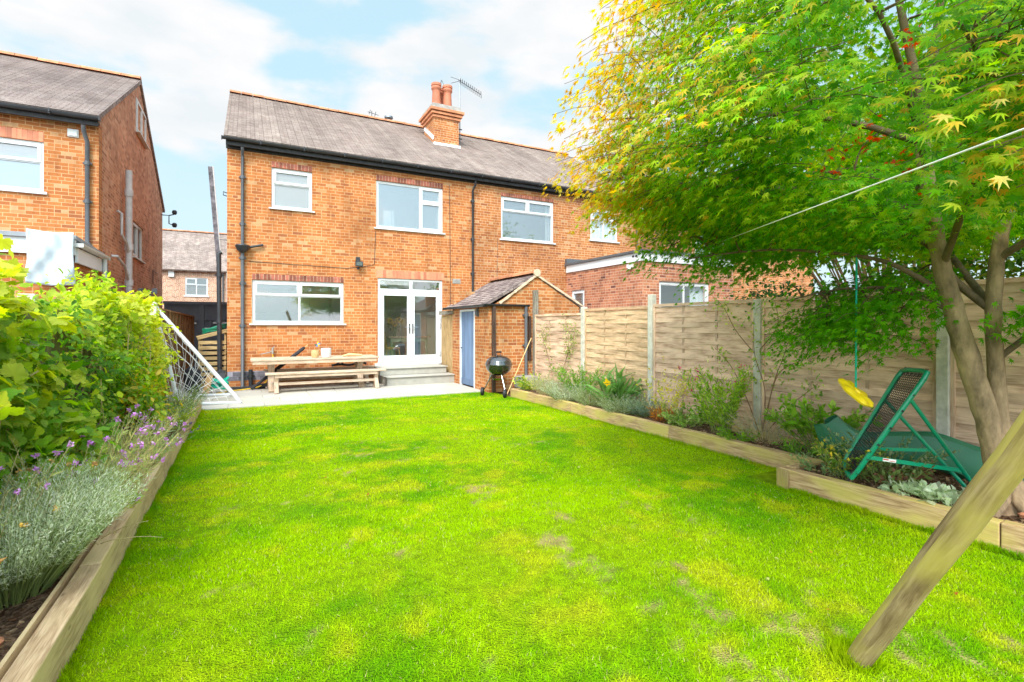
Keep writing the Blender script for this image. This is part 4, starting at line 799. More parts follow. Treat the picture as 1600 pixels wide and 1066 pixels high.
# leaning weathered strip beside the house corner
m = MB(); m.beam((-.66, 16, 3.2), (-.86, 16, 5.8), .12, .13, up=(0, 1, 0)); o = m.build('weathered_board', 'flaky_paint', base=(-.6, 16, 3.2)); tag(o, 'tall dark weathered board leaning up beside the house corner', 'board')
mm_ = MB(); mm_.beam((-.60, 15.95, 3.2), (-.80, 15.95, 5.8), .02, .13, up=(0, 1, 0)); q = mm_.build('edge_strip', 'upvc_dull', o)

# ================================================================== OUTHOUSE
oh = thing('outhouse', (6, 11.3, 0), 'small brick outhouse with blue door and gabled tile roof', 'outhouse')
oy, ox0, ox1, oyb = 10.30, 4.80, 7.25, 12.45
wall(PL(ox0), oy, oyb, 0, 1.98, [(11.08, 12.02, .0, 1.90)], 'brick_shed', oh, depth=.11)
m = MB(); AP = (6.02, 2.72)
m.prism([(ox0 + .112, oy, 0), (ox1, oy, 0), (ox1, oy, 1.95), (AP[0], oy, AP[1] - .06), (ox0 + .112, oy, 1.95)], (0, .11, 0)); m.build('gable', 'brick_shed', oh)
m = MB(); m.box(ox0 + .0, ox1, oyb, oyb + .1, 0, 2.4); m.box(ox1 - .1, ox1, oy + .12, oyb, 0, 1.9); m.build('back_wall', 'brick_shed', oh)
roof_slab(oh, [(ox0 - .12, oy - .02, 1.97), (ox0 - .12, oyb + .3, 1.97)], [(AP[0], oy - .02, AP[1]), (AP[0], oyb + .3, AP[1])], .05, 'roof_shed')
roof_slab(oh, [(ox1 + .1, oy - .02, 1.97), (ox1 + .1, oyb + .3, 1.97)], [(AP[0], oy - .02, AP[1]), (AP[0], oyb + .3, AP[1])], .05, 'roof_shed')
ridge_tiles(oh, oy - .03, oyb + .3, AP[0], AP[1] + .03, axis='y', r=.14, seg=.42)
m = MB(); 
for sgn, xe in ((-1, ox0 + .25), (1, ox1 + .1)):
    n_ = 18
    for i in range(n_):
        a = Vector((AP[0], oy - .03, AP[1] - .035)).lerp(Vector((xe, oy - .03, 1.97 + (.03 if sgn < 0 else 0) )), i / n_); b = Vector((AP[0], oy - .03, AP[1] - .035)).lerp(Vector((xe, oy - .03, 1.97 + (.03 if sgn < 0 else 0))), (i + 1) / n_)
        m.beam(a, b, .035, random.uniform(.035, .06), up=(0, 0, 1), c=random.uniform(.9, 1.15))
m.lathe([(0, -.03), (.085, -.03), (.09, .02), (0, .02)], (AP[0], oy - .045, AP[1] + .02), 14, M=Matrix.Rotation(R(90), 3, 'X')); m.build('verge', 'mortar_cement', oh)
gutter(oh, oy - .06, oyb + .35, ox0 - .13, 1.97, axis='y', r=.055)
gutter(oh, ox0 - .18, 5.78, oy - .07, 1.985, r=.05, brackets=False)
pipe([(5.72, oy - .06, 1.95), (5.72, oy - .06, .32), (5.72, oy - .10, .28)], .038, oh, collars=[(5.72, oy - .06, 1.75), (5.72, oy - .06, 1.05)])
m = MB('grain'); m.box(4.86, 4.93, oy - .09, oy - .02, .02, 1.93); m.build('corner_post', 'dark_wood', oh)
m = MB('grain'); m.box(5.80, 5.86, oy - .06, oy - .01, .7, 1.72); m.build('batten', 'dark_wood', oh)
PLo = PL(ox0)
m = MB(); m.box(11.08, 11.13, -.01, .06, 0, 1.90, P=PLo); m.box(11.97, 12.02, -.01, .06, 0, 1.90, P=PLo); m.box(11.13, 11.97, -.01, .06, 1.85, 1.90, P=PLo); m.build('door_frame', 'upvc', oh)
m = MB()
for i in range(7): m.box(11.133 + i * .1195, 11.133 + (i + 1) * .1195 - .003, .02, .05, .04, 1.845, P=PLo, c=random.uniform(.85, 1.2))
bd = m.build('door', 'door_blue', oh)
m = MB(); m.box(11.135, 11.965, .012, .021, .05, .2, P=PLo, c=.9); m.build('kick_board', 'door_blue', bd); m = MB(); m.tube([(ox0 + .01, 11.90, .95), (ox0 - .03, 11.90, .95), (ox0 - .03, 11.85, .94)], .012, 6); m.build('handle', 'black_plastic', bd)
m = MB(); m.box(ox0 - .05, ox0, 10.84, 10.92, 1.72, 1.90); m.lathe([(0, 0), (.04, .02), (.04, .1), (0, .12)], (ox0 - .05, 10.88, 1.74), 10); m.build('wall_lamp', 'grey_pipe', oh)
m = MB('grain')
sg = thing('side_gate', (4.75, 12.9, 0), 'narrow tall wooden boarded gate between the steps and outhouse', 'gate')
for i in range(6): m.box(4.82, 4.85, 12.5 + i * .16, 12.655 + i * .16, .02, 1.78)
m.build('board_panel', 'gate_wood', sg); m = MB('grain'); m.box(4.76, 4.90, 12.46, 13.5, 1.80, 1.90, c=.9); m.build('top_rail', 'post_wood', sg)
m = MB(); m.box(4.95, 5.4, 12.9, 13.58, 0, 1.80); m.build('brick_pier', 'brick_shed', sg)
m = MB('grain'); m.box(5.86, 5.97, 10.10, 10.18, .1, 2.32); o = m.build('wooden_post', 'post_wood', base=(5.9, 10.1, 0)); tag(o, 'tall weathered grey timber post against the outhouse gable', 'post')
m = MB(); m.box(5.40, 5.84, 9.85, 10.22, .1, .36); o = m.build('concrete_block', 'cement', base=(5.6, 10, .1), bevel=.01); tag(o, 'grey rendered gully block under the outhouse downpipe', 'block')

# ================================================================== RIGHT EXTENSION + next house
e2 = thing('house_extension', (10.5, 12, 0), 'flat-roofed brown brick extension with white fascia beyond the fence', 'extension')
ey = 10.09; hw = (9.66, 11.54, 1.55, 2.68); hs = (12.62, 13.32, 1.6, 2.60)
wall(PL(9.07), ey, 13.59, 0, 3.18, [hs], 'brick_red', e2, depth=.11)
wall(PF(ey), 9.182, 12.5, 0, 3.18, [hw], 'brick_red', e2, depth=.11)
m = MB(); m.box(9.03, 9.065, ey - .035, 13.55, 3.18, 3.40); m.box(9.07, 12.5, ey - .04, ey - .005, 3.18, 3.40); m.build('fascia', 'upvc', e2)
m = MB(); m.box(8.98, 12.55, ey - .09, 13.57, 3.405, 3.47); m.box(9.0, 12.5, 13.45, 13.57, 3.47, 3.62); m.build('flat_roof', 'grey_pipe', e2)
window(PF(ey), *hw, [(0, .5, 0, 1, 0), (.5, 1, 0, 1, 0)], e2, 'glass_room', fw=.08)
window(PL(9.07), *hs, [(0, 1, 0, 1, 1)], e2)
m = MB()
for i in range(12): x = 10.95 + i * .045; m.box(x, x + .04, ey + .16 + .01 * math.sin(i * 2), ey + .18 + .01 * math.sin(i * 2), 1.56, 2.66)
m.build('curtain', 'curtain', e2); m = MB(); m.box(9.5, 11.9, ey + .9, ey + .95, 1.2, 2.9, c=.85); m.build('room_wall', 'wall_paint', e2)
m = MB()
n_ = 24
for i in range(n_): x = hw[0] + i * (hw[1] - hw[0] + .3) / n_; m.box(x, x + .072, ey - .006, ey, hw[3] + .02, hw[3] + .22, c=random.uniform(.8, 1.3))
m.build('lintel', 'brick_red', e2)
m = MB(); m.box(9.0, 9.06, 10.4, 10.62, 3.04, 3.13); m.lathe([(0, 0), (.045, .02), (.045, .06), (0, .09)], (9.0, 10.5, 2.98), 10); m.build('security_light', 'upvc_dull', e2)
for yv in (10.22, 10.34): m = MB(); m.box(9.022, 9.031, yv, yv + .08, 3.30, 3.35); m.build('fascia_vent', 'black_plastic', e2)
h2 = thing('brick_house', (18, 13.6, 0), 'further brick house half hidden behind the maple crown', 'house')
hh2 = (14.78, 16.5, 4.05, 5.3)
wall(PF(Hy), 14.5, 22, 0, EZ, [hh2], 'brick_party', h2); m = MB(); m.box(14.49, 14.78, Hy + .281, 22.8, 0, EZ); m.build('side_wall', 'brick_red', h2)
window(PF(Hy), *hh2, [(0, .5, 0, 1, 1), (.5, 1, 0, 1, 0)], h2)
roof_slab(h2, [(14.4, 13.3, EZ), (22, 13.3, EZ)], [(14.4, 18.2, 8.87), (22, 18.2, 8.87)], .09, 'roof_tile'); m = MB(); m.box(14.4, 22, 13.33, 13.5, EZ - .15, EZ - .01); m.build('fascia', 'fascia_black', h2)

# ================================================================== FENCES
def fence_panel(par, x, y0, y1, z0, z1, mat='fence_wood', ribs=3):
    """woven panel: flat slats passing in front of and behind the upright ribs"""
    m = MB('grain'); n = max(8, int((z1 - z0) / .079)); s_ = (z1 - z0 - .05) / n; W = y1 - y0; seg = 15
    for i in range(n):
        z = z0 + .01 + i * s_; ph = 1 if i % 2 else -1; k = len(m.v); hh = s_ * random.uniform(1.0, 1.13); c = random.uniform(.84, 1.10) * (1.0 if ph < 0 else .92); ro = random.uniform(0, 9); sl = random.uniform(-.006, .006); amp = random.uniform(.005, .008)
        for j in range(seg + 1):
            t = j / seg; y = y0 + .03 + (W - .06) * t; b = ph * amp * math.sin(t * math.pi * (ribs + 1) - math.pi / 2); zz = z + sl * t + .0015 * math.sin(t * 7 + i)
            m.v += [(x + b - .008, y, zz), (x + b - .005, y, zz + hh), (x + b + .004, y, zz + hh), (x + b + .002, y, zz)]
        for j in range(seg):
            A = k + j * 4; yy = (j / seg * W + ro, (j + 1) / seg * W + ro)
            for a, b in ((0, 1), (1, 2), (2, 3), (3, 0)): m.face((A + a, A + 4 + a, A + 4 + b, A + b), [(yy[0], a * .05 + ro), (yy[1], a * .05 + ro), (yy[1], a * .05 + .08 + ro), (yy[0], a * .05 + .08 + ro)], c)
    o = m.build('panel', mat, par)
    f = MB('grain'); f.box(x - .024, x + .024, y0 + .002, y0 + .035, z0, z1); f.box(x - .024, x + .024, y1 - .035, y1 - .002, z0, z1); f.box(x - .028, x + .028, y0 + .002, y1 - .002, z1 - .03, z1 + .012)
    for r_ in range(1, ribs + 1):
        y = y0 + W * r_ / (ribs + 1); f.box(x - .012, x + .012, y - .018, y + .018, z0, z1 - .03, c=.7)
    f.build('panel_frame', mat, o)
fe = thing('panel_fence', (5.8, 6, .1), 'woven timber panel fence with pale concrete posts along the right flower bed', 'fence')
py = [10.02, 8.10, 6.235, 4.30, 2.35, .42]
tops = [(1.70, 1.76), (1.77, 1.78), (1.79, 1.80), (1.80, 1.82), (1.86, 1.88)]
for i in range(5):
    fence_panel(fe, 5.82, py[i + 1] + .05, py[i] - .05, .12 if i else .3, tops[i][0] + .04, mat='fence_new' if i == 1 else 'fence_wood', ribs=2 if i else 2)
    m = MB(); m.box(5.80, 5.85, py[i + 1] + .05, py[i] - .05, 0, .12 if i else .3, c=.8); m.build('gravel_board', 'concrete_post', fe)
for i in range(1, 6):
    zt = (1.86, 2.0, 1.84, 1.88, 1.9)[i - 1]; m = MB(); m.box(5.765, 5.865, py[i] - .05, py[i] + .05, 0, zt, c=random.uniform(.92, 1.08)); m.build('post', 'concrete_post', fe, bevel=.008)
lf = thing('panel_fence', (-1.45, 6, 0), 'weathered timber fence behind the climbing plants on the left', 'fence')
for i in range(5):
    y0 = 1.2 + i * 1.95; m = MB('grain')
    for j in range(18): m.box(-1.47, -1.45, y0 + .05 + j * .103, y0 + .05 + j * .103 + .094, .05, 1.66 + .01 * (j % 2))
    m.build('panel', 'fence_grey', lf); m = MB('grain')
    for z in (.35, .95, 1.55): m.box(-1.45, -1.41, y0 + .05, y0 + 1.9, z, z + .07)
    m.build('rail', 'fence_grey', lf)
for y in (1.2, 3.15, 5.10, 7.05, 9.0, 10.95): m = MB(); m.box(-1.51, -1.41, y - .05, y + .05, 0, 1.74 if y < 10 else 1.98); m.build('post', 'concrete_post', lf, bevel=.006)
pf = thing('panel_fence', (-1.4, 16, 0), 'brown lapped timber fence with ribs along the side passage', 'fence')
for i in range(4):
    y0 = 11.1 + i * 1.9; m = MB('grain'); top = 1.80 - i * .01
    for j in range(14): m.box(-1.50, -1.485 + .01 * (j % 2), y0, y0 + 1.86, .1 + j * .12, .1 + j * .12 + .125, c=random.uniform(.7, 1.1))
    m.build('panel', 'fence_brown', pf); m = MB('grain')
    for j in range(4): m.box(-1.485, -1.44, y0 + .03 + j * .6, y0 + .07 + j * .6, .05, top + .02)
    m.box(-1.49, -1.43, y0, y0 + 1.86, top, top + .03); m.build('rib', 'fence_brown', pf)

# ================================================================== RAISED BEDS
rb = thing('raised_bed_edging', (-.76, 5, 0), 'long pale timber sleeper edging of the left flower bed', 'bed edging')
y = 10.5; 
for l in (2.2, 2.4, 2.4, 2.3, 2.2):
    m = MB('grain'); m.box(-.80, -.70 + random.uniform(-.004, .004), y - l + .004, y, -.02, .205 + random.uniform(-.004, .004), c=random.uniform(.95, 1.1)); m.build('timber', 'sleeper_top', rb, bevel=.008); y -= l
m = MB('grain'); m.box(-.832, -.815, .5, 9.5, .1, .215); m.build('edging_strip', 'sleeper_top', rb)
m = MB('grain'); m.box(-1.45, -.83, 10.5, 10.6, 0, .2); m.build('timber', 'sleeper_top', rb, bevel=.008)
rr = thing('raised_bed_edging', (4.95, 6, 0), 'green stained timber sleeper edging of the long right bed', 'bed edging')
for a, b in ((9.45, 7.2), (7.196, 4.95), (4.946, 2.98)): m = MB('grain'); m.box(4.90, 5.0, b, a, -.02, .185 + random.uniform(-.004, .004)); m.build('timber', 'sleeper', rr, bevel=.008)
m = MB('grain'); m.box(5.0, 5.75, 9.35, 9.45, -.02, .18); m.build('timber', 'sleeper', rr, bevel=.008)
m = MB('grain'); m.box(5.55, 5.62, 3.3, 9.3, .05, .20); m.build('back_board', 'sleeper', rr)
r2 = thing('raised_bed_edging', (4.45, 2, 0), 'near timber sleeper edging round the maple trunk with mitred corner', 'bed edging')
def sleeper(par, a, b, wd, h, mat='sleeper'):
    m = MB('grain'); m.beam((a[0], a[1], h / 2 - .02), (b[0], b[1], h / 2 - .02), wd, h + .04); return m.build('timber', mat, par, bevel=.008)
sleeper(r2, (4.435, 3.04), (4.50, 1.50), .10, .185); sleeper(r2, (4.50, 1.496), (4.72, -.6), .10, .19)
sleeper(r2, (4.487, 2.99), (5.0, 3.0), .10, .19); 
m = MB('grain'); m.box(4.365, 4.384, 2.935, 3.045, -.02, .18, c=.6); m.build('end_board', 'sleeper', r2)

# ================================================================== PICNIC TABLE
def trestle(par, x, yc, half, top, foot, w_=.09, t=.07):
    """X-shaped end frame in the plane x=const"""
    m = MB('grain'); m.beam((x, yc - foot, .02), (x, yc + half, top), t, w_, up=(1, 0, 0)); m.build('leg', 'table_wood', par, bevel=.004)
    m = MB('grain'); m.beam((x + .002, yc + foot, .02), (x + .002, yc - half, top), t - .006, w_, up=(1, 0, 0)); m.build('leg', 'table_wood', par, bevel=.004)
tb = thing('picnic_table', (1.45, 12.85, .02), 'long pale wooden garden table against the house wall', 'table')
m = MB('grain')
for i in range(5): m.box(.08, 2.86, 12.42 + i * .17, 12.42 + i * .17 + .164, .715, .755, c=random.uniform(.95, 1.08))
m.build('table_top', 'table_wood', tb, bevel=.004)
m = MB('grain'); m.box(.12, 2.80, 12.44, 12.48, .64, .714); m.box(.12, 2.80, 13.18, 13.22, .64, .714); m.build('apron', 'table_wood', tb)
for x in (.50, 2.45): trestle(tb, x, 12.84, .30, .70, .42, w_=.13, t=.09)
m = MB('grain'); m.box(.5, 2.45, 12.80, 12.88, .30, .40); m.build('stretcher', 'table_wood', tb)
def bench(y, nm):
    bn = thing('bench', (1.6, y, .02), nm, 'bench', 'benches at the garden table'); m = MB('grain')
    for i in range(2): m.box(.36, 2.95, y - .15 + i * .155, y - .15 + i * .155 + .148, .43, .465, c=random.uniform(.95, 1.08))
    m.build('seat', 'table_wood', bn, bevel=.004); m = MB('grain'); m.box(.55, 2.75, y - .12, y - .09, .36, .429); m.build('apron', 'table_wood', bn)
    for x in (.58, 2.74): trestle(bn, x, y, .09, .43, .14, w_=.085, t=.07)
    m = MB('grain'); m.box(.58, 2.74, y - .03, y + .03, .19, .25); m.build('stretcher', 'table_wood', bn)
    return bn
bench(12.25, 'wooden bench in front of the long garden table'); bench(13.33, 'second wooden bench between the garden table and the wall')
pt = thing('plant_pot', (1.66, 12.6, .755), 'white ceramic plant pot on the garden table', 'pot')
m = MB(); m.lathe([(0, .76), (.105, .76), (.115, .78), (.118, .97), (.105, .97), (.10, .80), (0, .80)], (1.66, 12.62, 0), 24); m.build('pot', 'white_ceramic', pt, smooth=True); m = MB(); m.lathe([(0, .94), (.10, .94)], (1.66, 12.62, 0), 16); m.build('pot_soil', 'soil', pt)
bk = thing('woven_pot', (1.42, 12.6, .755), 'woven straw pot holding a rainbow pinwheel on the table', 'pot')
m = MB(); m.lathe([(0, .76), (.075, .76), (.09, .82), (.088, .90), (.08, .93), (.07, .9), (0, .85)], (1.42, 12.60, 0), 16); m.build('pot', 'woven', bk, smooth=True)
pw = thing('pinwheel', (1.45, 12.58, .9), 'small rainbow toy pinwheel stuck in the woven pot', 'pinwheel'); m = MB(); m.tube([(1.44, 12.6, .88), (1.46, 12.56, 1.07)], .004, 4); m.build('stick', 'stem_green', pw)
for i, mt in enumerate(('blue_bit', 'sunflower', 'red_bit', 'hose_green', 'blue_bit', 'sunflower')):
    a = i * math.pi / 3; c_ = Vector((1.46, 12.55, 1.07)); m = MB(); m.prism([c_, c_ + Vector((.07 * math.cos(a), -.01, .07 * math.sin(a))), c_ + Vector((.05 * math.cos(a + .8), .005, .05 * math.sin(a + .8)))], (0, .003, 0)); m.build('vane', mt, pw)
m = MB(); m.tube([(2.05, 12.7, .775), (2.2, 12.72, .80), (2.5, 12.7, .785)], [.02, .035, .02], 8); m.tube([(2.1, 12.8, .775), (2.4, 12.83, .785)], .022, 8); tag(m.build('driftwood', 'cane', smooth=True, base=(2.2, 12.7, .76)), 'pale pieces of driftwood lying on the garden table', 'driftwood')
pz = thing('parasol', (.7, 13.4, 0), 'folded black garden parasol leaning behind the table', 'parasol')
a, b = Vector((.10, 13.05, .05)), Vector((1.27, 13.42, .97)); m = MB(); m.tube([a.lerp(b, t) for t in (0, .3, .32, .6, .98, 1)], [.03, .034, .04, .045, .04, .02], 10); m.build('canopy', 'black_cloth', pz, smooth=True)
m = MB(); m.tube([b, b.lerp(a, -.06)], .012, 6); m.build('pole', 'pine', pz)
m = MB(); m.tube([(.30, 13.5, .82), (.50, 13.5, .86), (.56, 13.54, .90)], .012, 6); m.tube([(.56, 13.52, .82), (.56, 13.52, .97)], .022, 8); m.tube([(.56, 13.52, .94), (.60, 13.5, 1.0)], .01, 5); tag(m.build('garden_tap', 'cement', smooth=True, base=(.56, 13.5, .8)), 'small outdoor tap on the wall with the yellow hose', 'tap')
m = MB(); pts = [(.56, 13.52, .84), (.57, 13.5, .6), (.5, 13.4, .3), (.3, 13.2, .10), (.0, 13.1, .05), (-.3, 13.0, .04), (-.5, 12.7, .04), (-.6, 12.6, .04)]
def smooth_pts(p, n=6):
    p = [Vector(q) for q in p]; o = []
    for i in range(len(p) - 1):
        a, b, c, d = p[max(0, i - 1)], p[i], p[i + 1], p[min(len(p) - 1, i + 2)]
        for j in range(n):
            t = j / n; o.append(.5 * ((2 * b) + (c - a) * t + (2 * a - 5 * b + 4 * c - d) * t * t + (3 * b - a - 3 * c + d) * t ** 3))
    return o + [p[-1]]
m.tube(smooth_pts(pts), .012, 6); tag(m.build('garden_hose', 'hose_yellow', smooth=True, base=(0, 13.1, 0)), 'yellow garden hose trailing across the patio from the wall tap', 'hose')
m = MB(); m.prism([(-.35, 13.25, .021), (.40, 13.25, .021), (.30, 13.55, .021), (-.35, 13.55, .021)], (0, 0, .05)); m.beam((.1, 13.3, .08), (.45, 13.2, .12), .08, .08); tag(m.build('folded_cover', 'black_cloth', base=(0, 13.4, 0)), 'dark grey base tray on the patio below the drainpipe', 'tray')
m = MB(); m.tube(smooth_pts([(1.9, 13.42, .50), (2.1, 13.4, .52), (2.35, 13.42, .50), (2.6, 13.4, .55), (2.75, 13.42, .52)]), .03, 8); m.tube([(1.95, 13.4, .5), (2.1, 13.3, .6), (2.2, 13.4, .5)], .02, 6); tag(m.build('cloth_bundle', 'black_cloth', smooth=True, base=(2.3, 13.4, .48)), 'bundle of black straps on the rear bench', 'straps')

# ================================================================== KETTLE BARBECUE
bq = thing('kettle_barbecue', (4.72, 9.85, 0), 'black kettle barbecue on wheeled legs beside the outhouse corner', 'barbecue')
kx, ky, kz = 4.80, 9.80, .66
prof = [(.0, -.235)] + [(.285 * math.cos(a), -.235 * math.sin(-a) if False else .235 * math.sin(a)) for a in np.linspace(-1.45, 0, 9)]
m = MB(); m.lathe([(r_, z) for r_, z in prof] + [(.275, .0)], (kx, ky, kz), 32); m.build('bowl', 'black_enamel', bq, smooth=True)
m = MB(); m.lathe([(.29, .004), (.293, .012), (.29, .02)] + [(.285 * math.cos(a), .015 + .20 * math.sin(a)) for a in np.linspace(.05, 1.5, 9)] + [(0, .216)], (kx, ky, kz), 32); lid = m.build('lid', 'black_enamel', bq, smooth=True)
m = MB(); m.lathe([(.289, -.004), (.297, 0), (.297, .010), (.289, .014)], (kx, ky, kz), 32); m.build('rim', 'chrome', bq, smooth=True)
m = MB(); m.tube([(kx - .05, ky, kz + .21), (kx - .05, ky, kz + .27), (kx + .05, ky, kz + .27), (kx + .05, ky, kz + .21)], .008, 6); m.build('handle_bracket', 'chrome', lid); m = MB(); m.tube([(kx - .06, ky - .005, kz + .275), (kx + .06, ky - .005, kz + .275)], .018, 8); m.build('handle', 'red_bit' if False else 'rubber', lid)
feet = [(4.52, 9.98, .09), (4.78, 9.42, .09), (5.08, 9.98, .02)]
for i, f in enumerate(feet):
    v = Vector((f[0] - kx, f[1] - ky, 0)).normalized(); m = MB(); m.tube([Vector((kx, ky, kz - .19)) + v * .14, Vector(f)], .012, 8); m.build('leg', 'chrome', bq)
    if i < 2:
        m = MB(); ax = Vector((.75, -.66, 0)).normalized() if i else Vector((.8, -.6, 0)).normalized(); rot = Vector((0, 0, 1)).rotation_difference(ax).to_matrix()
        m.lathe([(.015, -.035), (.06, -.03), (.065, -.02), (.088, -.025), (.092, 0), (.088, .025), (.065, .02), (.06, .03), (.015, .035)], (f[0] - .03, f[1] - .02, .092), 20, M=rot); m.build('wheel', 'rubber', bq, smooth=True)
m = MB(); m.lathe([(0, .0), (.12, .01), (.15, .05), (.145, .05), (.0, .02)], (kx, ky, .33), 18); m.tube([(kx - .13, ky + .1, .36), (kx + .13, ky - .1, .36)], .005, 4); m.build('ash_catcher', 'chrome', bq, smooth=True)
m = MB(); m.tube([(4.83, 9.50, .02), (5.72, 10.0, 1.22)], .010, 6); tag(m.build('bamboo_cane', 'cane', base=(4.83, 9.5, 0)), 'thin bamboo cane leaning on the outhouse wall behind the barbecue', 'cane')

# ================================================================== FOOTBALL GOAL, store, hose
gl = thing('football_goal', (-.6, 11.6, 0), 'white tubular football goal with net tipped up on its side', 'football goal')
G1, G2, T1, T2 = Vector((-.10, 10.98, .035)), Vector((-.22, 12.35, .035)), Vector((-1.50, 11.0, 1.92)), Vector((-1.58, 12.4, 1.84)); K1 = Vector((-1.05, 11.05, .06)); K2 = Vector((-1.05, 12.35, .06))
m = MB(); m.tube([G1, T1], .032, 10); m.build('crossbar', 'white_tube', gl, smooth=True); m = MB(); m.tube([G2, T2], .028, 10); m.build('rear_bar', 'white_tube', gl, smooth=True)
m = MB(); m.tube([G1, G2], .032, 10); m.tube([G1, K1], .03, 10); m.tube([G2, K2], .028, 8); m.build('post', 'white_tube', gl, smooth=True)
m = MB(); m.tube([T1, T2], .03, 10); m.tube([T1 + Vector((-.02, 0, .04)), T1 + Vector((0, 0, -.22))], .055, 12); m.build('post', 'white_tube', gl, smooth=True)
m = MB(); m.tube([T1, Vector((-1.32, 11.1, 1.2)), Vector((-1.12, 11.2, .06))], .03, 10); m.build('brace', 'white_tube', gl, smooth=True)
m = MB()
def net(A, B, C_, D_, nu, nv, sag):
    g = {}
    for i in range(nu + 1):
        for j in range(nv + 1):
            u, v = i / nu, j / nv; p = A.lerp(B, u).lerp(D_.lerp(C_, u), v); s_ = math.sin(u * math.pi) * math.sin(v * math.pi)
            g[i, j] = p + Vector(sag) * s_ + Vector((random.uniform(-.025, .025), random.uniform(-.025, .025), random.uniform(-.025, .025)))
    for (i, j), p in g.items():
        for q in ((i + 1, j), (i, j + 1)):
            if q in g: m.tube([p, g[q]], .0036, 3, cap=False)
net(G1, T1, T2, G2, 15, 7, (.05, 0, -.12)); net(G1, T1, K1 + Vector((-.1, .3, 0)), K1, 11, 6, (0, .35, 0)); net(G2, T2, K2 + Vector((-.3, .0, 0)), K2, 10, 5, (.1, -.1, 0))
m.build('net', 'net_white', gl)
stt = thing('slatted_store', (-.7, 14.2, 0), 'open slatted wooden store box beside the house corner', 'store')
m = MB('grain')
for i in range(9): m.box(-1.0, -.43, 13.98, 14.0, .06 + i * .125, .06 + i * .125 + .08)
m.build('slats', 'store_wood', stt); m = MB('grain'); m.box(-1.0, -.96, 14.001, 14.04, 0, 1.22); m.box(-.47, -.43, 14.001, 14.04, 0, 1.36); m.box(-1.0, -.96, 14.7, 14.74, 0, 1.22); m.box(-.47, -.43, 14.7, 14.74, 0, 1.36); m.build('frame', 'store_wood', stt)
m = MB('grain'); m.beam((-1.04, 14.35, 1.24), (-.41, 14.35, 1.41), .80, .03, up=(0, 0, 1)); m.build('lid', 'store_wood', stt); m = MB('grain'); m.beam((-1.02, 13.965, 1.20), (-.42, 13.965, 1.37), .02, .07); m.build('lid_trim', 'store_wood', stt)
m = MB(); m.box(-.94, -.5, 14.2, 14.6, .1, .9); m.build('dark_inner_block', 'black_cloth', stt)  # black block filling the inside of the store behind the slats
m = MB()
for k in range(5):
    r_ = .23 + .012 * k; pts = [(-.70 + r_ * math.cos(a) + .01 * k, 14.3 + r_ * .8 * math.sin(a), 1.385 + .022 * k + (.27 * r_ * math.cos(a)) + .015 * math.sin(a * 3 + k)) for a in np.linspace(0, 2 * math.pi, 22)]; m.tube(pts, .013, 6, cap=False)
tag(m.build('hose_coil', 'hose_green', smooth=True, base=(-.7, 14.3, 1.4)), 'coiled green hose lying on the slatted store', 'hose')
m = MB(); 
for k in range(4):
    a = k * .8; m.tube(smooth_pts([(-.55 + .2 * math.cos(a + t * 1.3), 12.9 + .12 * math.sin(a + t), .05 + .14 * abs(math.sin(t * 1.7 + k)) + .06 * k) for t in range(7)], 4), .022, 6)
tag(m.build('crumpled_netting', 'rope_green', smooth=True, base=(-.5, 12.9, 0)), 'crumpled bright green netting on the patio behind the goal', 'netting')
m = MB(); m.lathe([(0, 0), (.13, .02), (.17, .3), (.15, .5), (.06, .58), (0, .58)], (-1.05, 13.2, .02), 12); tag(m.build('bin_bag', 'black_cloth', smooth=True, base=(-1.05, 13.2, 0)), 'dark rounded sack standing behind the goal net', 'sack')
for (x, y, a, t) in ((-.78, 12.75, .25, 'short wood offcut propped behind the goal net'),): 
    m = MB('grain'); m.beam((x, y, .03), (x + .08, y + .1, .42), .12, .03, up=(0, 1, 0)); tag(m.build('wood_offcut', 'pine', base=(x, y, 0)), t, 'timber')
m = MB(); m.tube([(-.55, 13.75, .03), (-.62, 13.75, .4), (-.55, 13.75, .46), (-.42, 13.75, .42), (-.42, 13.75, .03)], .012, 6); m.box(-.64, -.44, 13.78, 13.9, .05, .42, c=1); tag(m.build('folded_trolley', 'grey_pipe', base=(-.5, 13.8, 0)), 'dark folding trolley with loop handle by the house corner', 'trolley')
m = MB(); m.tube([(-1.62, 11.6, 2.0), (-1.6, 11.6, 2.12), (-1.72, 11.6, 2.16)], .012, 5); m.tube([(-1.6, 11.6, 2.12), (-1.5, 11.6, 2.2)], .014, 5); m.lathe([(0, -.03), (.04, -.03), (.05, .03), (0, .04)], (-1.74, 11.6, 2.16), 8); m.tube([(-1.6, 11.6, 2.1), (-1.58, 11.6, 1.9)], .02, 6); m.box(-1.57, -1.49, 11.58, 11.62, 2.1, 2.2); tag(m.build('bracket_arm', 'black_plastic', base=(-1.6, 11.6, 1.9)), 'small black jointed bracket sticking up above the left fence', 'bracket')

# ================================================================== SWING, REBOUNDER, SLIDE, POLE, LINE
sw = thing('rope_swing', (4.25, 2.29, .98), 'yellow disc swing seat hanging on a green rope from the maple', 'swing')
m = MB(); m.tube([(4.25, 2.29, 1.0), (4.255, 2.29, 1.6), (4.26, 2.29, 2.06)], .0075, 8); m.build('rope', 'rope_green', sw, smooth=True)
ax = Vector((.21, -.675, .75)).normalized(); rot = Vector((0, 0, 1)).rotation_difference(ax).to_matrix(); m = MB(); k = 0; nA = 48
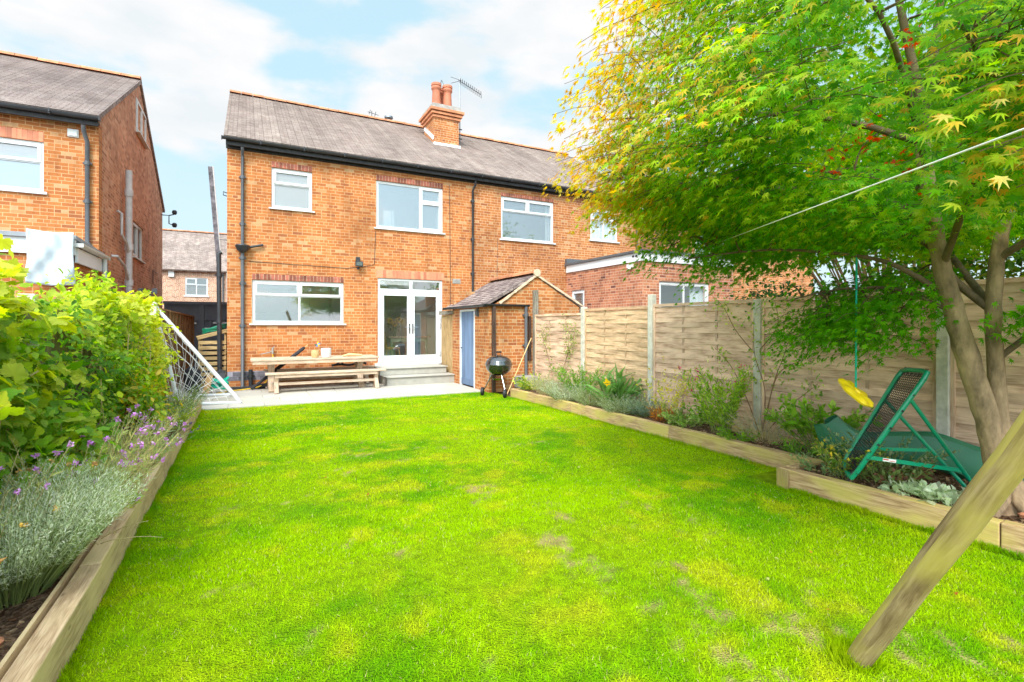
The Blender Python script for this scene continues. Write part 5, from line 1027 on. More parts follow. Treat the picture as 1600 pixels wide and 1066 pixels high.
# petal-scalloped seat with raised lobes
rings = [(0, .030), (.03, .030), (.035, .018), (.09, .020), (.13, .014), (.148, -.002), (.140, -.018), (.08, -.02), (0, -.02)]
k = len(m.v)
for r_, z in rings:
    for j in range(nA):
        a = 2 * math.pi * j / nA; rr_ = r_ * (1 + .05 * math.cos(a * 6)) ; zz = z + (.008 * math.cos(a * 6) if .05 < r_ < .14 and z > 0 else 0); m.v.append(tuple(Vector((4.25, 2.29, .975)) + rot @ Vector((rr_ * math.cos(a), rr_ * math.sin(a), zz))))
for i in range(len(rings) - 1):
    for j in range(nA): j2 = (j + 1) % nA; m.face((k + i * nA + j, k + i * nA + j2, k + (i + 1) * nA + j2, k + (i + 1) * nA + j))
m.build('seat', 'yellow_plastic', sw, smooth=True)
rbn = thing('rebound_net', (4.8, 2.4, .2), 'green tubular rebound net frame standing in the near bed', 'rebounder')
BL, BR, TL, TR = Vector((4.72, 2.65, .27)), Vector((4.48, 2.45, .21)), Vector((4.915, 2.28, 1.13)), Vector((4.76, 2.02, 1.14))
def corner(a, b, c, r_=.09):
    p, q = b + (a - b).normalized() * r_, b + (c - b).normalized() * r_; return [p, p.lerp(b, .5).lerp(b.lerp(q, .5), .35), b.lerp((p + q) / 2, .35), q.lerp(b, .5).lerp(b.lerp(p, .5), .35), q]
loop = corner(BL, BR, TR, .08) + corner(BR, TR, TL, .07) + corner(TR, TL, BL, .07) + corner(TL, BL, BR, .08); loop.append(loop[0]); m = MB(); m.tube(loop, .020, 10, cap=False); m.build('frame', 'green_steel', rbn, smooth=True)
a1, a2 = BR.lerp(TR, .76), BL.lerp(TL, .70); f1, f2 = Vector((5.27, 1.93, .19)), Vector((5.19, 1.96, .19))
m = MB(); m.tube([a1, f1], .016, 8); m.build('leg', 'green_steel', rbn, smooth=True); m = MB(); m.tube([a2, f2], .015, 8); m.build('leg', 'green_steel', rbn, smooth=True)
b1, b2 = BR.lerp(TR, .22), BL.lerp(TL, .17); c1, c2 = a1.lerp(f1, .82), a2.lerp(f2, .60)
m = MB(); m.beam(b1, c1, .008, .032, up=(0, 0, 1)); m.build('side_bar', 'green_steel', rbn); m = MB(); m.beam(b2, c2, .008, .028, up=(0, 0, 1)); m.build('side_bar', 'green_steel', rbn)
m = MB(); p0, p1 = b1.lerp(c1, .16), b1.lerp(c1, .30); o_ = Vector((-.006, -.004, 0)); m.beam(p0 + o_, p1 + o_, .002, .026, up=(0, 0, 1)); stk = m.build('warning_sticker', 'sticker', rbn)
m = MB(); m.beam(b1.lerp(c1, .165) + o_ * 1.4 + Vector((0, 0, .004)), b1.lerp(c1, .22) + o_ * 1.4 + Vector((0, 0, .004)), .002, .010, up=(0, 0, 1)); m.beam(b1.lerp(c1, .23) + o_ * 1.4 + Vector((0, 0, -.004)), b1.lerp(c1, .29) + o_ * 1.4 + Vector((0, 0, -.004)), .002, .004, up=(0, 0, 1)); m.build('sticker_print', 'sticker_red', stk)
m = MB()
nu, nv = 12, 46; q = lambda u, v: BL.lerp(BR, .06 + .88 * u).lerp(TL.lerp(TR, .06 + .88 * u), .03 + .94 * v) + Vector((.03, .02, -.03)) * math.sin(math.pi * v) * math.sin(math.pi * u)
for i in range(nu + 1):
    for j in range(nv):
        d = .5 / nu * (1 if j % 2 else -1); m.tube([q(min(1, max(0, i / nu + d / 2)), j / nv), q(min(1, max(0, i / nu - d / 2)), (j + 1) / nv)], .0032, 3, cap=False)
for j in range(nv + 1): m.tube([q(0, j / nv), q(1, j / nv)], .0032, 3, cap=False)
m.build('net', 'black_cloth', rbn)
m = MB()
for A, B_, n_ in ((BR, TR, 7), (BL, TL, 7), (TL, TR, 6), (BL, BR, 4)):
    for i in range(n_):
        p = A.lerp(B_, (i + .7) / (n_ + .4)); cen = (BL + BR + TL + TR) / 4; inn = (cen - p).normalized(); ctr = q(.5, .5)
        m.tube([p + inn * .06, p + Vector((0, 0, .018)), p - inn * .022, p - Vector((0, 0, .018)), p + inn * .06], .0035, 4, cap=False)
        if A is BR or A is BL: m.lathe([(0, -.012), (.012, 0), (0, .012)], p - inn * .03, 8)
m.build('elastic_ties', 'black_plastic', rbn)
# wavy slide lying on its side behind
sl_ = thing('garden_slide', (5.45, 2.5, .2), 'dark green plastic slide lying in the bed behind the rebound net', 'slide')
path = smooth_pts([(5.08, 3.02, .56), (5.16, 2.95, .40), (5.28, 2.80, .30), (5.42, 2.55, .33), (5.52, 2.30, .36), (5.62, 2.05, .28), (5.72, 1.75, .22), (5.76, 1.5, .22)], 5)
sec = [(-.05, .17), (.0, .20), (.035, .17), (.05, .10), (.03, .0), (-.02, -.03), (-.05, -.05), (.0, -.14), (.05, -.17), (.07, -.15), (.0, -.19), (-.08, -.12), (-.09, .0), (-.06, .10)]
m = MB(); n_ = len(sec)
for i, p in enumerate(path):
    t = (path[min(i + 1, len(path) - 1)] - path[max(i - 1, 0)]).normalized(); side = Vector((0, 0, 1)).cross(t).normalized(); up = t.cross(side)
    for a, b in sec: m.v.append(tuple(p + side * a + up * b * (.82 if i > 4 else .6 + .05 * i)))
for i in range(len(path) - 1):
    for j in range(n_): j2 = (j + 1) % n_; m.face((i * n_ + j, i * n_ + j2, (i + 1) * n_ + j2, (i + 1) * n_ + j))
m.build('slide_chute', 'green_slide', sl_, smooth=True)
m = MB()
for k_ in (1, 4, 9): m.tube([Vector(m2) for m2 in [MBv for MBv in [tuple(path[i] + (Vector((0, 0, 1)).cross((path[min(i + 1, len(path) - 1)] - path[max(i - 1, 0)]).normalized()).normalized()) * (sec[k_][0]) + Vector((0, 0, sec[k_][1] * .84))) for i in range(5, len(path))]]], .009, 6)
m.build('slide_rim', 'green_slide', sl_, smooth=True)
# leaning round pole in the foreground
m = MB('grain'); a, b = Vector((2.424, 1.31, -.02)), Vector((1.75, .02, 2.23)); N_ = 16
m.tube([a.lerp(b, i / N_) + Vector((random.uniform(-.002, .002), random.uniform(-.002, .002), 0)) for i in range(N_ + 1)], [.0465 + .0015 * math.sin(i * 1.3) for i in range(N_ + 1)], 28)
tag(m.build('round_pole', 'pole_wood', smooth=True, base=(2.424, 1.31, 0)), 'thick round mossy timber pole slanting up from the lawn at right', 'pole')
m = MB(); m.tube([(9.75, 10.03, 3.15), (1.32, .325, 1.89)], .0026, 6); tag(m.build('washing_line', 'rope_white', base=(9.7, 10, 3.1)), 'thin white washing line strung across the maple crown', 'washing line')

# ================================================================== JAPANESE MAPLE
mt = thing('maple_tree', (4.93, 1.64, .15), 'large maple with green and amber leaves overhanging the right fence', 'tree')
V = lambda *a: Vector(a)
limbs = [
    ([V(4.95, 1.62, .10), V(4.94, 1.64, .30), V(4.88, 1.68, .62), V(4.80, 1.72, .98), V(4.72, 1.77, 1.28), V(4.64, 1.81, 1.58), V(4.56, 1.85, 1.90), V(4.48, 1.89, 2.35), V(4.42, 1.92, 2.85)], [.115, .092, .084, .080, .076, .070, .063, .056, .048]),
    ([V(4.97, 1.66, .55), V(4.985, 1.69, .95), V(4.97, 1.70, 1.35), V(4.95, 1.70, 1.65), V(4.98, 1.69, 2.0), V(5.06, 1.64, 2.4), V(5.2, 1.5, 3.0), V(5.35, 1.3, 3.8), V(5.5, 1.2, 4.6)], [.08, .062, .052, .052, .05, .045, .036, .026, .014]),
    ([V(4.42, 1.92, 2.85), V(4.40, 1.93, 3.2), V(4.30, 1.98, 3.7), V(4.22, 2.05, 4.4), V(4.2, 2.1, 5.2)], [.056, .042, .034, .024, .012]),
    ([V(4.42, 1.92, 2.85), V(4.48, 1.90, 3.25), V(4.52, 1.86, 3.8), V(4.6, 1.8, 4.6), V(4.7, 1.7, 5.5)], [.05, .04, .032, .022, .010]),
    ([V(4.50, 1.88, 2.25), V(4.2, 2.2, 2.5), V(3.8, 2.7, 2.62), V(3.3, 3.3, 2.75), V(2.9, 3.9, 2.9)], [.045, .038, .03, .02, .010]),
    ([V(4.42, 1.92, 2.85), V(4.2, 2.4, 3.15), V(3.9, 3.1, 3.4), V(3.6, 3.9, 3.6), V(3.4, 4.5, 3.75)], [.036, .028, .022, .015, .008]),
    ([V(4.62, 1.82, 1.70), V(4.42, 2.06, 1.94), V(4.26, 2.29, 2.05), V(3.85, 2.75, 2.13), V(3.5, 3.3, 2.1)], [.03, .024, .018, .013, .007]),
    ([V(4.56, 1.85, 1.95), V(4.2, 1.6, 2.25), V(3.7, 1.3, 2.5), V(3.1, 1.1, 2.7), V(2.6, 1.0, 2.75)], [.034, .028, .022, .015, .008]),
    ([V(4.46, 1.9, 2.6), V(4.0, 1.8, 3.0), V(3.4, 1.7, 3.4), V(2.8, 1.8, 3.7)], [.034, .026, .018, .009]),
    ([V(4.98, 1.69, 2.0), V(4.9, 1.2, 2.3), V(4.6, .6, 2.6), V(4.2, .1, 2.8)], [.036, .028, .02, .01]),
    ([V(4.99, 1.69, 1.25), V(5.02, 1.45, 1.5), V(5.0, 1.2, 1.65), V(4.95, .8, 1.9)], [.028, .024, .018, .01]),
    ([V(4.95, 1.70, 1.62), V(5.2, 1.95, 1.9), V(5.5, 2.3, 2.3), V(5.9, 2.9, 2.8), V(6.3, 3.4, 3.2)], [.04, .034, .028, .02, .01]),
    ([V(4.45, 1.9, 2.5), V(4.6, 2.5, 2.8), V(4.8, 3.2, 3.0), V(4.9, 3.9, 3.1)], [.034, .026, .018, .009]),
    ([V(4.96, 1.7, 1.60), V(4.86, 1.9, 1.85), V(4.82, 1.98, 2.05), V(4.70, 2.1, 2.2), V(4.5, 2.5, 2.4)], [.034, .036, .034, .026, .012]),
    ([V(4.62, 1.82, 1.6), V(4.45, 2.1, 1.78), V(4.35, 2.5, 1.80), V(4.3, 2.9, 1.72)], [.018, .014, .010, .006]),
]
tm = MB()
for p, r_ in limbs[:2]:
    n_ = 4; pts = smooth_pts(p, n_); rr_ = [r_[min(len(r_) - 1, i // n_)] * (1 - (i % n_) / n_) + r_[min(len(r_) - 1, i // n_ + 1)] * ((i % n_) / n_) for i in range(len(pts))]
    tm.tube([q + Vector((random.uniform(-.006, .006), random.uniform(-.006, .006), 0)) for q in pts], [q_ * .92 * random.uniform(.95, 1.06) for q_ in rr_], 16)
for a in np.linspace(0, 2 * math.pi, 6, endpoint=False): tm.tube([V(4.95, 1.62, .42), V(4.95 + .09 * math.cos(a), 1.62 + .09 * math.sin(a), .24), V(4.95 + .20 * math.cos(a), 1.62 + .20 * math.sin(a), .12)], [.06, .05, .02], 8)
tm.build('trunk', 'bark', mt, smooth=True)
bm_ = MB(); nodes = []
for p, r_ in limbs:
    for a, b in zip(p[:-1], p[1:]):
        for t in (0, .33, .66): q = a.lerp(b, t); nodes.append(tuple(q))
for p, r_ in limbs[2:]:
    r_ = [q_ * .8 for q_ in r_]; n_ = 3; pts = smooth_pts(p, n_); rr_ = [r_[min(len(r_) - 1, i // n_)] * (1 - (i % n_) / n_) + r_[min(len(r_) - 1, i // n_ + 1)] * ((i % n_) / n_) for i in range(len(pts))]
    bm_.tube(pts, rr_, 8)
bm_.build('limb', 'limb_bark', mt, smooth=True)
nodes = np.array([n_ for n_ in nodes if n_[2] > 1.7])
# sprays of leaves in flat drooping layers through the crown's volume
CX_, CY_, CZ = 4.75, 1.95, 3.12
sprays = []
g = np.random.default_rng(21)
CF = math.radians(27.6)
while len(sprays) < 960:
    a = g.uniform(0, 2 * math.pi); rad = g.random() ** .42; h_ = g.uniform(-1, 1)
    if h_ >= 0: rz = 2.55; rx = math.sqrt(max(0, 1 - h_ ** 1.55))
    else: rz = .80; rx = math.sqrt(max(0, 1 - abs(h_) ** 3))
    R0 = 2.74 * rx * rad; x, y, z = CX_ + R0 * math.cos(a), CY_ + R0 * math.sin(a), CZ + rz * h_
    if rad < .72 and g.random() < .5: continue
    if h_ < 0 and rad < .5: continue
    dd_ = x * math.sin(CF) + y * math.cos(CF); sx_ = (x * math.cos(CF) - y * math.sin(CF)) / max(dd_, .1)
    if g.random() < .75 and (dd_ < .6 or sx_ > 1.35 or (z - 1.5) / max(dd_, .1) > .95): continue      # thinner where the garden cannot see it
    d = math.hypot(x, y)
    if d < 2.0 or (x < 2.2 and y < 1.9): continue
    # a gap on the garden side lets you see the inner limbs
    if ((x - 3.4) * .75 + (y - 1.45) * .25) ** 2 * 2 + ((z - 3.15) / .55) ** 2 < 1 and abs(x * .30 - y + .55) < .30: continue
    if .68 < sx_ < .86 and .27 < (z - 1.5) / max(dd_, .1) < .66 and dd_ < 3.7: continue          # gap on the lawn side showing the upper limbs
    sprays.append((x, y, z, rad, 0))
# low hanging skirt by the swing and over the fence
for _ in range(34):
    x = g.uniform(4.1, 4.95); y = g.uniform(2.1, 2.95); z = 1.62 + .42 * g.random() - .26 * math.exp(-((x - 4.45) / .35) ** 2) ; sprays.append((x, y, z, .9, 1))
for _ in range(48): sprays.append((g.uniform(3.5, 5.0), g.uniform(2.0, 3.7), g.uniform(2.2, 2.6), .95, 1))
for _ in range(8): sprays.append((g.uniform(4.4, 5.2), g.uniform(3.3, 4.3), g.uniform(2.15, 2.45), .95, 1))
for _ in range(14): sprays.append((g.uniform(2.55, 3.2), g.uniform(.6, 1.15), g.uniform(2.15, 2.75), 1.0, 2))
for _ in range(7): sprays.append((g.uniform(4.75, 5.1), g.uniform(1.15, 1.4), g.uniform(1.45, 1.75), .95, 1))
tw = MB(); P_, T_, N_, S_, C_ = [], [], [], [], []
green = np.array([[.085, .31, .005], [.13, .40, .008], [.19, .475, .010], [.25, .53, .014]]); amber = np.array([[.72, .42, .03], [.76, .54, .05], [.62, .54, .04], [.76, .38, .04], [.70, .58, .14]]); lime = np.array([[.38, .54, .02], [.46, .57, .035], [.29, .50, .012]]) ; amber = amber * .9
sprays.sort(key=lambda s_: float((((nodes - np.array(s_[:3])) ** 2).sum(1)).min()))
NR = list(np.full(len(nodes), .014))
for x, y, z, rad, low in sprays:
    c = np.array([x, y, z]); i = np.argmin(((nodes - c) ** 2).sum(1) + .6 * np.maximum(0, nodes[:, 2] - z) ** 2 + .15 * (np.array(NR) < .004)); nd = nodes[i]
    outd = nrmz(c - np.array([CX_, CY_, z + .001 - .3])); L = np.linalg.norm(c - nd); mid = (nd + c) / 2 + np.array([0, 0, .10 * L]) + g.normal(0, .06 * L, 3); r0_ = NR[i] * .8; tw.tube(smooth_pts([tuple(nd), tuple(mid), tuple(c)], 3), [r0_ * (1 - .09 * q_) for q_ in range(7)], 4, cap=False); nodes = np.vstack([nodes, mid, c]); NR += [r0_ * .75, r0_ * .5]
    n = int(g.uniform(70, 125)); Rr = g.uniform(.26, .44); an = g.uniform(0, 2 * math.pi, n); rr = Rr * np.sqrt(g.random(n)); lx, ly = rr * np.cos(an), rr * np.sin(an)
    out2 = np.array([outd[0], outd[1]]) / max(1e-6, math.hypot(outd[0], outd[1])); sh = lx * out2[0] + ly * out2[1]
    p = np.stack([x + lx, y + ly, z - .9 * rr ** 2 - .30 * np.maximum(0, sh + .1) + g.normal(0, .022 + .04 * (low == 1), n)], 1)
    for k in range(3):
        b = k * 2.1 + g.random(); e = c + np.array([math.cos(b) * Rr * .8, math.sin(b) * Rr * .8, -.08]); tw.tube([tuple(c), tuple((c + e) / 2 + [0, 0, .02]), tuple(e)], .0025, 3, cap=False)
    tip = np.stack([lx / Rr * .6 + out2[0] * .6, ly / Rr * .6 + out2[1] * .6, np.full(n, -.62)], 1) + g.normal(0, .30, (n, 3)); nor = np.stack([outd[0] * np.full(n, .7), outd[1] * np.full(n, .7), np.full(n, .9)], 1) + g.normal(0, .28, (n, 3))
    az = math.atan2(x, y); left = np.clip((.92 - az) / .30, 0, 1)             # crown's left / top flank turns first
    topw = np.clip((z - 3.3) / 1.6, 0, 1); rim = max(0, rad - .6) / .4
    am = rim * (.85 * left + .12 + .15 * topw * left) * (.25 + .75 * np.clip((z - 2.45) / .7, 0, 1)) if not low else (.03 if low == 1 else .42)
    patch = vnoise(np.array([x * 1.3]), np.array([y * 1.3 + z * 1.7]), 1.0)[0]; am = am * (.35 + 1.5 * patch); lm = .22 + .45 * rim * (z > 2.1) * patch * 1.6
    tn = np.clip(.5 + sh / Rr * .6, 0, 1); u = g.random(n); am = am * (.25 + 1.6 * tn ** 1.5); lm = lm * (.4 + 1.3 * tn); kind = np.where(u < am, 2, np.where(u < am + lm, 1, 0)); base_c = green[g.integers(0, 4, n)] * (.72 + .5 * patch) * g.uniform(.8, 1.15)
    base_c = np.where((kind == 1)[:, None], lime[g.integers(0, 3, n)], base_c); base_c = np.where((kind == 2)[:, None], amber[g.integers(0, 5, n)], base_c)
    if low == 1: base_c = green[g.integers(0, 3, n)]
    P_.append(p); T_.append(tip); N_.append(nor); S_.append(g.uniform(.034, .058, n)); C_.append(base_c * g.uniform(.8, 1.2, (n, 1)))
for q_, n in (((3.55, 1.85, 2.72), 26), ((3.5, 2.0, 2.55), 14), ((3.85, 1.75, 3.35), 16), ((3.7, 1.7, 2.5), 14)):
    P_.append(np.array(q_) + g.normal(0, .06, (n, 3))); T_.append(g.normal(0, .6, (n, 3)) + [0, 0, -.4]); N_.append(g.normal(0, .4, (n, 3)) + [0, 0, 1]); S_.append(g.uniform(.03, .045, n)); C_.append(np.tile([.62, .05, .01], (n, 1)))
tw.build('branch', 'twig', mt); P_, T_, N_, S_, C_ = map(np.concatenate, (P_, T_, N_, S_, C_))
leaves('crown', mt, 'leaf', T_MAPLE, P_, T_, N_, S_, C_)

# trees and shrubs beyond the right fence
def bush(name, label, cat, cen, rad, n, tmpl, ls, cols, stems=14, group=None, base_z=0, droop=.2, clump=1.7):
    th = thing(name, (cen[0], cen[1], base_z), label, cat, group); c = np.array(cen); r = np.array(rad); sm = MB()
    cl = []; 
    for i in range(stems):
        d = nrmz(RNG.standard_normal(3)); d[2] = abs(d[2]) * .9 - .25; e = c + d * r * RNG.uniform(.55, .95); cl.append(e); b = np.array([cen[0] + RNG.normal(0, .08), cen[1] + RNG.normal(0, .1), base_z]); m_ = (b + e) / 2 + np.array([0, 0, .12]); sm.tube([tuple(b), tuple(m_), tuple(e)], [.010 * clump, .007 * clump, .003], 5, cap=False)
    sm.build('stem', 'stem_brown', th); cl = np.array(cl); idx = RNG.integers(0, len(cl), n); sp = r * (clump / math.sqrt(stems))
    q = cl[idx] + RNG.standard_normal((n, 3)) * sp * .55; q[:, 2] = np.maximum(q[:, 2], base_z + .03)
    out_ = nrmz(q - c); tip = out_ * .7 + RNG.standard_normal((n, 3)) * .45 + np.array([0, 0, -droop]); nor = out_ * .5 + np.array([0, 0, .8]) + RNG.standard_normal((n, 3)) * .35
    leaves('foliage', th, 'leaf', tmpl, q, tip, nor, ls * RNG.uniform(.55, 1.2, n), pick(cols, n, .2)); return th
bush('shrub', 'leafy green shrub rising behind the right fence beside the maple', 'shrub', (7.1, 2.6, 1.9), (1.0, 1.3, .85), 2600, T_OVAL, .09, [(.06, .16, .02), (.12, .26, .03), (.30, .38, .04)], 30)
bush('shrub', 'yellow green climber over the fence at the far right edge', 'shrub', (6.7, .8, 2.0), (.6, 1.1, .6), 1300, T_VINE, .07, [(.30, .42, .03), (.45, .50, .05), (.12, .26, .03)], 20)
bush('shrub', 'dark evergreen shrub behind the fence under the maple crown', 'shrub', (6.9, 4.6, 1.7), (.9, 1.0, .6), 1800, T_OVAL, .07, [(.03, .09, .02), (.06, .15, .03)], 22)
bush('small_tree', 'tall green tree standing beyond the right fence behind the maple', 'tree', (10.2, 4.8, 4.2), (2.3, 2.6, 2.6), 9000, T_OVAL, .15, [(.07, .20, .02), (.12, .28, .02), (.25, .36, .04)], 60, clump=3)
# climber on the fence corner of panel 3
def climber(label, pts_list, n, tmpl, ls, cols, name='climbing_plant', spread=.10, sr=.007, share=.25, stem='stem_brown', base=None):
    th = thing(name, base or pts_list[0][0], label, 'climber'); sm = MB(); P_ = []
    for pl in pts_list:
        pp = smooth_pts(pl, 5); sm.tube(pp, [sr * (1 - .7 * i / len(pp)) for i in range(len(pp))], 5)
        w_ = len(pp); k = int(n / len(pts_list)); i = (w_ - 1) * (share + (1 - share) * RNG.random(k)); i0 = i.astype(int); A = np.array([tuple(q) for q in pp]); P_.append(A[i0] + RNG.standard_normal((k, 3)) * spread * np.array([.5, 1, 1]))
    sm.build('stem', stem, th, smooth=True); q = np.concatenate(P_); k = len(q); leaves('foliage', th, 'leaf', tmpl, q, RNG.standard_normal((k, 3)) * [.5, .8, .6] + [-.3, 0, -.1], RNG.standard_normal((k, 3)) * .5 + [-.6, -.2, .6], ls * RNG.uniform(.5, 1.2, k), pick(cols, k)); return th
cl_c = [(.18, .32, .06), (.28, .42, .08), (.36, .48, .1), (.46, .54, .12)]
climber('sprawling rose with bare stems trained up the concrete post of the right fence', [
    [(5.62, 4.10, .18), (5.68, 4.12, .7), (5.70, 4.28, 1.15), (5.72, 4.30, 1.6)], [(5.62, 4.12, .18), (5.68, 4.0, .8), (5.70, 3.88, 1.15), (5.70, 3.75, 1.55)],
    [(5.6, 4.14, .18), (5.66, 4.35, .55), (5.70, 4.62, .95), (5.70, 4.9, 1.2)], [(5.63, 4.08, .3), (5.68, 3.95, .9), (5.70, 3.6, 1.15), (5.70, 3.35, 1.5)],
    [(5.70, 4.28, 1.15), (5.68, 4.55, 1.45), (5.70, 4.75, 1.75), (5.72, 5.0, 1.95)], [(5.70, 4.2, 1.2), (5.68, 3.95, 1.5), (5.70, 4.0, 1.8)], [(5.62, 4.05, .2), (5.60, 3.75, .55), (5.66, 3.45, .85)]], 620, T_OVAL, .05, cl_c, share=.42, spread=.085, name='climbing_rose')
climber('thin jasmine on the far end panel of the right fence', [[(5.70, 8.95, .18), (5.72, 9.3, .9), (5.72, 9.5, 1.3), (5.72, 9.3, 1.5)], [(5.70, 8.95, .18), (5.72, 8.6, .8), (5.72, 8.5, 1.25), (5.74, 8.7, 1.75)], [(5.72, 8.6, .8), (5.72, 8.35, 1.2), (5.74, 8.3, 1.5)]], 420, T_OVAL, .045, [(.16, .28, .05), (.32, .40, .08), (.40, .45, .15)], share=.2, spread=.08)

# ================================================================== RIGHT BED PLANTS
SILV = [(.56, .60, .46), (.66, .68, .56), (.44, .50, .34)]; GREYG = [(.36, .42, .23), (.46, .50, .32), (.28, .36, .16)]; GRN = [(.12, .30, .03), (.18, .38, .04), (.26, .44, .05)]; YEL = [(.70, .62, .06), (.50, .56, .06), (.74, .68, .2)]
z0 = .14
plant('variegated_shrub', 'lime and green variegated shrub at the far end of the right bed', 'plant', (5.18, 9.12, z0), 34, .36, .9, T_OVAL, .06, 14, [(.62, .66, .12), (.45, .55, .08), (.12, .25, .04)], rbase=.1)
plant('lavender_plant', 'grey green lavender mound next to the variegated shrub', 'plant', (5.22, 8.35, z0), 110, .42, .75, T_NEEDLE, .05, 26, GREYG, rbase=.2, stem='stem_straw')
plant('curry_plant', 'bright silver curry plant cushion on the right bed edge', 'plant', (5.12, 7.62, z0), 130, .36, .95, T_NEEDLE, .05, 28, SILV, rbase=.2)
plant('leafy_shrub', 'taller fresh green bush behind the silver curry plant', 'plant', (5.50, 7.75, z0), 70, .62, .6, T_LANCE, .06, 26, GRN, rbase=.14)
plant('grey_herb', 'low straggly grey herb between the two silver plants', 'plant', (5.15, 6.95, z0), 90, .34, .9, T_NEEDLE, .045, 24, GREYG, rbase=.2)
plant('daylily_clump', 'dark strap leaved daylily clump with one yellow flower', 'plant', (5.50, 6.78, z0), 80, .10, .5, T_STRAP, .62, 2, [(.12, .26, .06), (.18, .34, .08)], rbase=.16, curve=.1, out=.45, t0=.2, flowers=(.0, T_OVAL, .05, YEL, 1))
fl_ = thing('yellow_flower', (5.22, 6.55, z0), 'single yellow daylily bloom above the silver leaves', 'flower'); m = MB(); m.tube([(5.24, 6.60, z0), (5.20, 6.58, .55)], .005, 5); m.build('stem', 'stem_green', fl_); n_ = 14; leaves('petals', fl_, 'petal', T_OVAL, np.array([[5.20, 6.58, .56]]) + RNG.standard_normal((n_, 3)) * .012, RNG.standard_normal((n_, 3)) + [-.3, -.6, .3], RNG.standard_normal((n_, 3)), np.full(n_, .085), pick([(.90, .62, .01)], n_, .08))
plant('silver_cushion', 'soft silver grey cushion plant in the middle of the right bed', 'plant', (5.14, 6.15, z0), 120, .30, 1.0, T_NEEDLE, .045, 26, SILV[:1] + GREYG, rbase=.18)
plant('blue_grey_cushion', 'rounded blue grey cushion below the yellowing stems', 'plant', (5.30, 5.85, z0), 120, .30, .95, T_NEEDLE, .045, 26, [(.22, .32, .26), (.30, .38, .30)], rbase=.16)
plant('yellow_spindly_plant', 'spindly plant with yellowing leaves and straw stems', 'plant', (5.32, 5.42, z0), 32, .72, .38, T_OVAL, .045, 16, YEL, rbase=.14, stem='stem_straw', sr=.004, flowers=(.4, T_BLOB, .02, [(.75, .5, .03)], 3))
plant('orange_sedge', 'small rusty orange grass tuft on the right bed', 'plant', (5.12, 5.28, z0), 60, .22, .7, T_NEEDLE, .07, 10, [(.45, .16, .03), (.60, .26, .05)], rbase=.05, stem='stem_brown')
plant('creeping_plant', 'low green leafy plant trailing beside the orange grass tuft', 'plant', (5.22, 4.98, z0), 46, .26, 1.1, T_OVAL, .055, 12, [(.32, .46, .12), (.48, .56, .2), (.22, .38, .06)], rbase=.18)
plant('young_bush', 'small bright green seedling bush against the fence base', 'plant', (5.60, 5.0, z0), 22, .32, .8, T_OVAL, .06, 12, GRN + YEL[1:2], rbase=.1)
plant('penstemon_plant', 'tall bushy penstemon topped with a few crimson flowers', 'plant', (5.30, 4.45, z0), 58, .78, .34, T_LANCE, .075, 30, [(.24, .42, .04), (.34, .50, .05), (.44, .56, .08)], rbase=.12, curve=.25, flowers=(.16, T_OVAL, .035, [(.55, .02, .10), (.65, .08, .18)], 5), lean=(0, .1))
plant('dry_lavender', 'grey dry lavender bush below the climbing rose', 'plant', (5.32, 3.85, z0), 120, .40, .85, T_NEEDLE, .035, 16, [(.28, .28, .22), (.36, .36, .28), (.24, .26, .18)], rbase=.16, stem='stem_straw', sr=.002)
plant('low_green_plant', 'flat bright green tuft beside the dry lavender', 'plant', (5.10, 4.08, z0), 36, .16, 1.1, T_OVAL, .045, 12, [(.18, .36, .03), (.26, .42, .04)], rbase=.14)
plant('rhododendron_bush', 'glossy green broad leaved bush beside the slide end', 'plant', (5.48, 3.32, z0), 32, .55, .75, T_OVAL, .10, 18, [(.18, .38, .03), (.28, .48, .05), (.40, .56, .1)], rbase=.14, sr=.006, t0=.35)
plant('small_herb', 'little fresh herb growing in front of the glossy bush', 'plant', (5.12, 3.30, z0), 24, .18, .9, T_LANCE, .05, 14, GRN, rbase=.08)
plant('dead_seedling', 'pale withered seedling lying on the bark mulch', 'plant', (4.98 + .1, 3.12, z0), 12, .10, 1.2, T_OVAL, .04, 6, [(.45, .48, .28), (.35, .40, .2)], rbase=.06)
plant('small_shrub', 'green and yellow leafy shrub at the foot of the rebound net', 'plant', (4.72, 2.62, z0), 34, .34, .65, T_OVAL, .045, 14, [(.25, .38, .05), (.14, .26, .04), (.55, .50, .10)], rbase=.12, flowers=(.25, T_BLOB, .02, [(.85, .6, .05)], 2))
plant('variegated_euonymus', 'cream edged variegated euonymus behind the rebound net bars', 'plant', (5.08, 2.48, z0), 46, .42, .85, T_OVAL, .035, 18, [(.42, .46, .28), (.30, .36, .18), (.18, .26, .10)], rbase=.16)
plant('red_leaf_plant', 'low dark red and green plant under the rebound net', 'plant', (4.88, 2.35, z0), 34, .24, 1.0, T_OVAL, .05, 12, [(.16, .22, .06), (.26, .12, .08), (.20, .28, .08)], rbase=.16)
plant('ground_cover_plant', 'ragged green trailing plant along the near sleeper corner', 'plant', (4.62, 2.80, z0), 18, .22, 1.2, T_OVAL, .035, 10, [(.20, .32, .14), (.28, .38, .18)], rbase=.1)
for i, (x, y) in enumerate(((4.66, 2.12), (4.64, 1.95), (4.68, 1.78), (4.80, 1.98))):
    plant('lambs_ear_plant', ('felted pale lambs ear rosette left of its neighbours by the near sleeper', 'second felted lambs ear rosette from the left on the near sleeper', 'felted lambs ear rosette nearest the slanting pole', 'small felted lambs ear rosette set back from the sleeper')[i], 'plant', (x, y, z0 + .01), 12, .09, 1.25, T_OVAL, .085, 5, [(.56, .64, .44), (.64, .70, .54), (.48, .58, .36)], rbase=.08, t0=.3, group='lambs ear plants along the near sleeper')

# ================================================================== LEFT BED PLANTS
z0 = .15
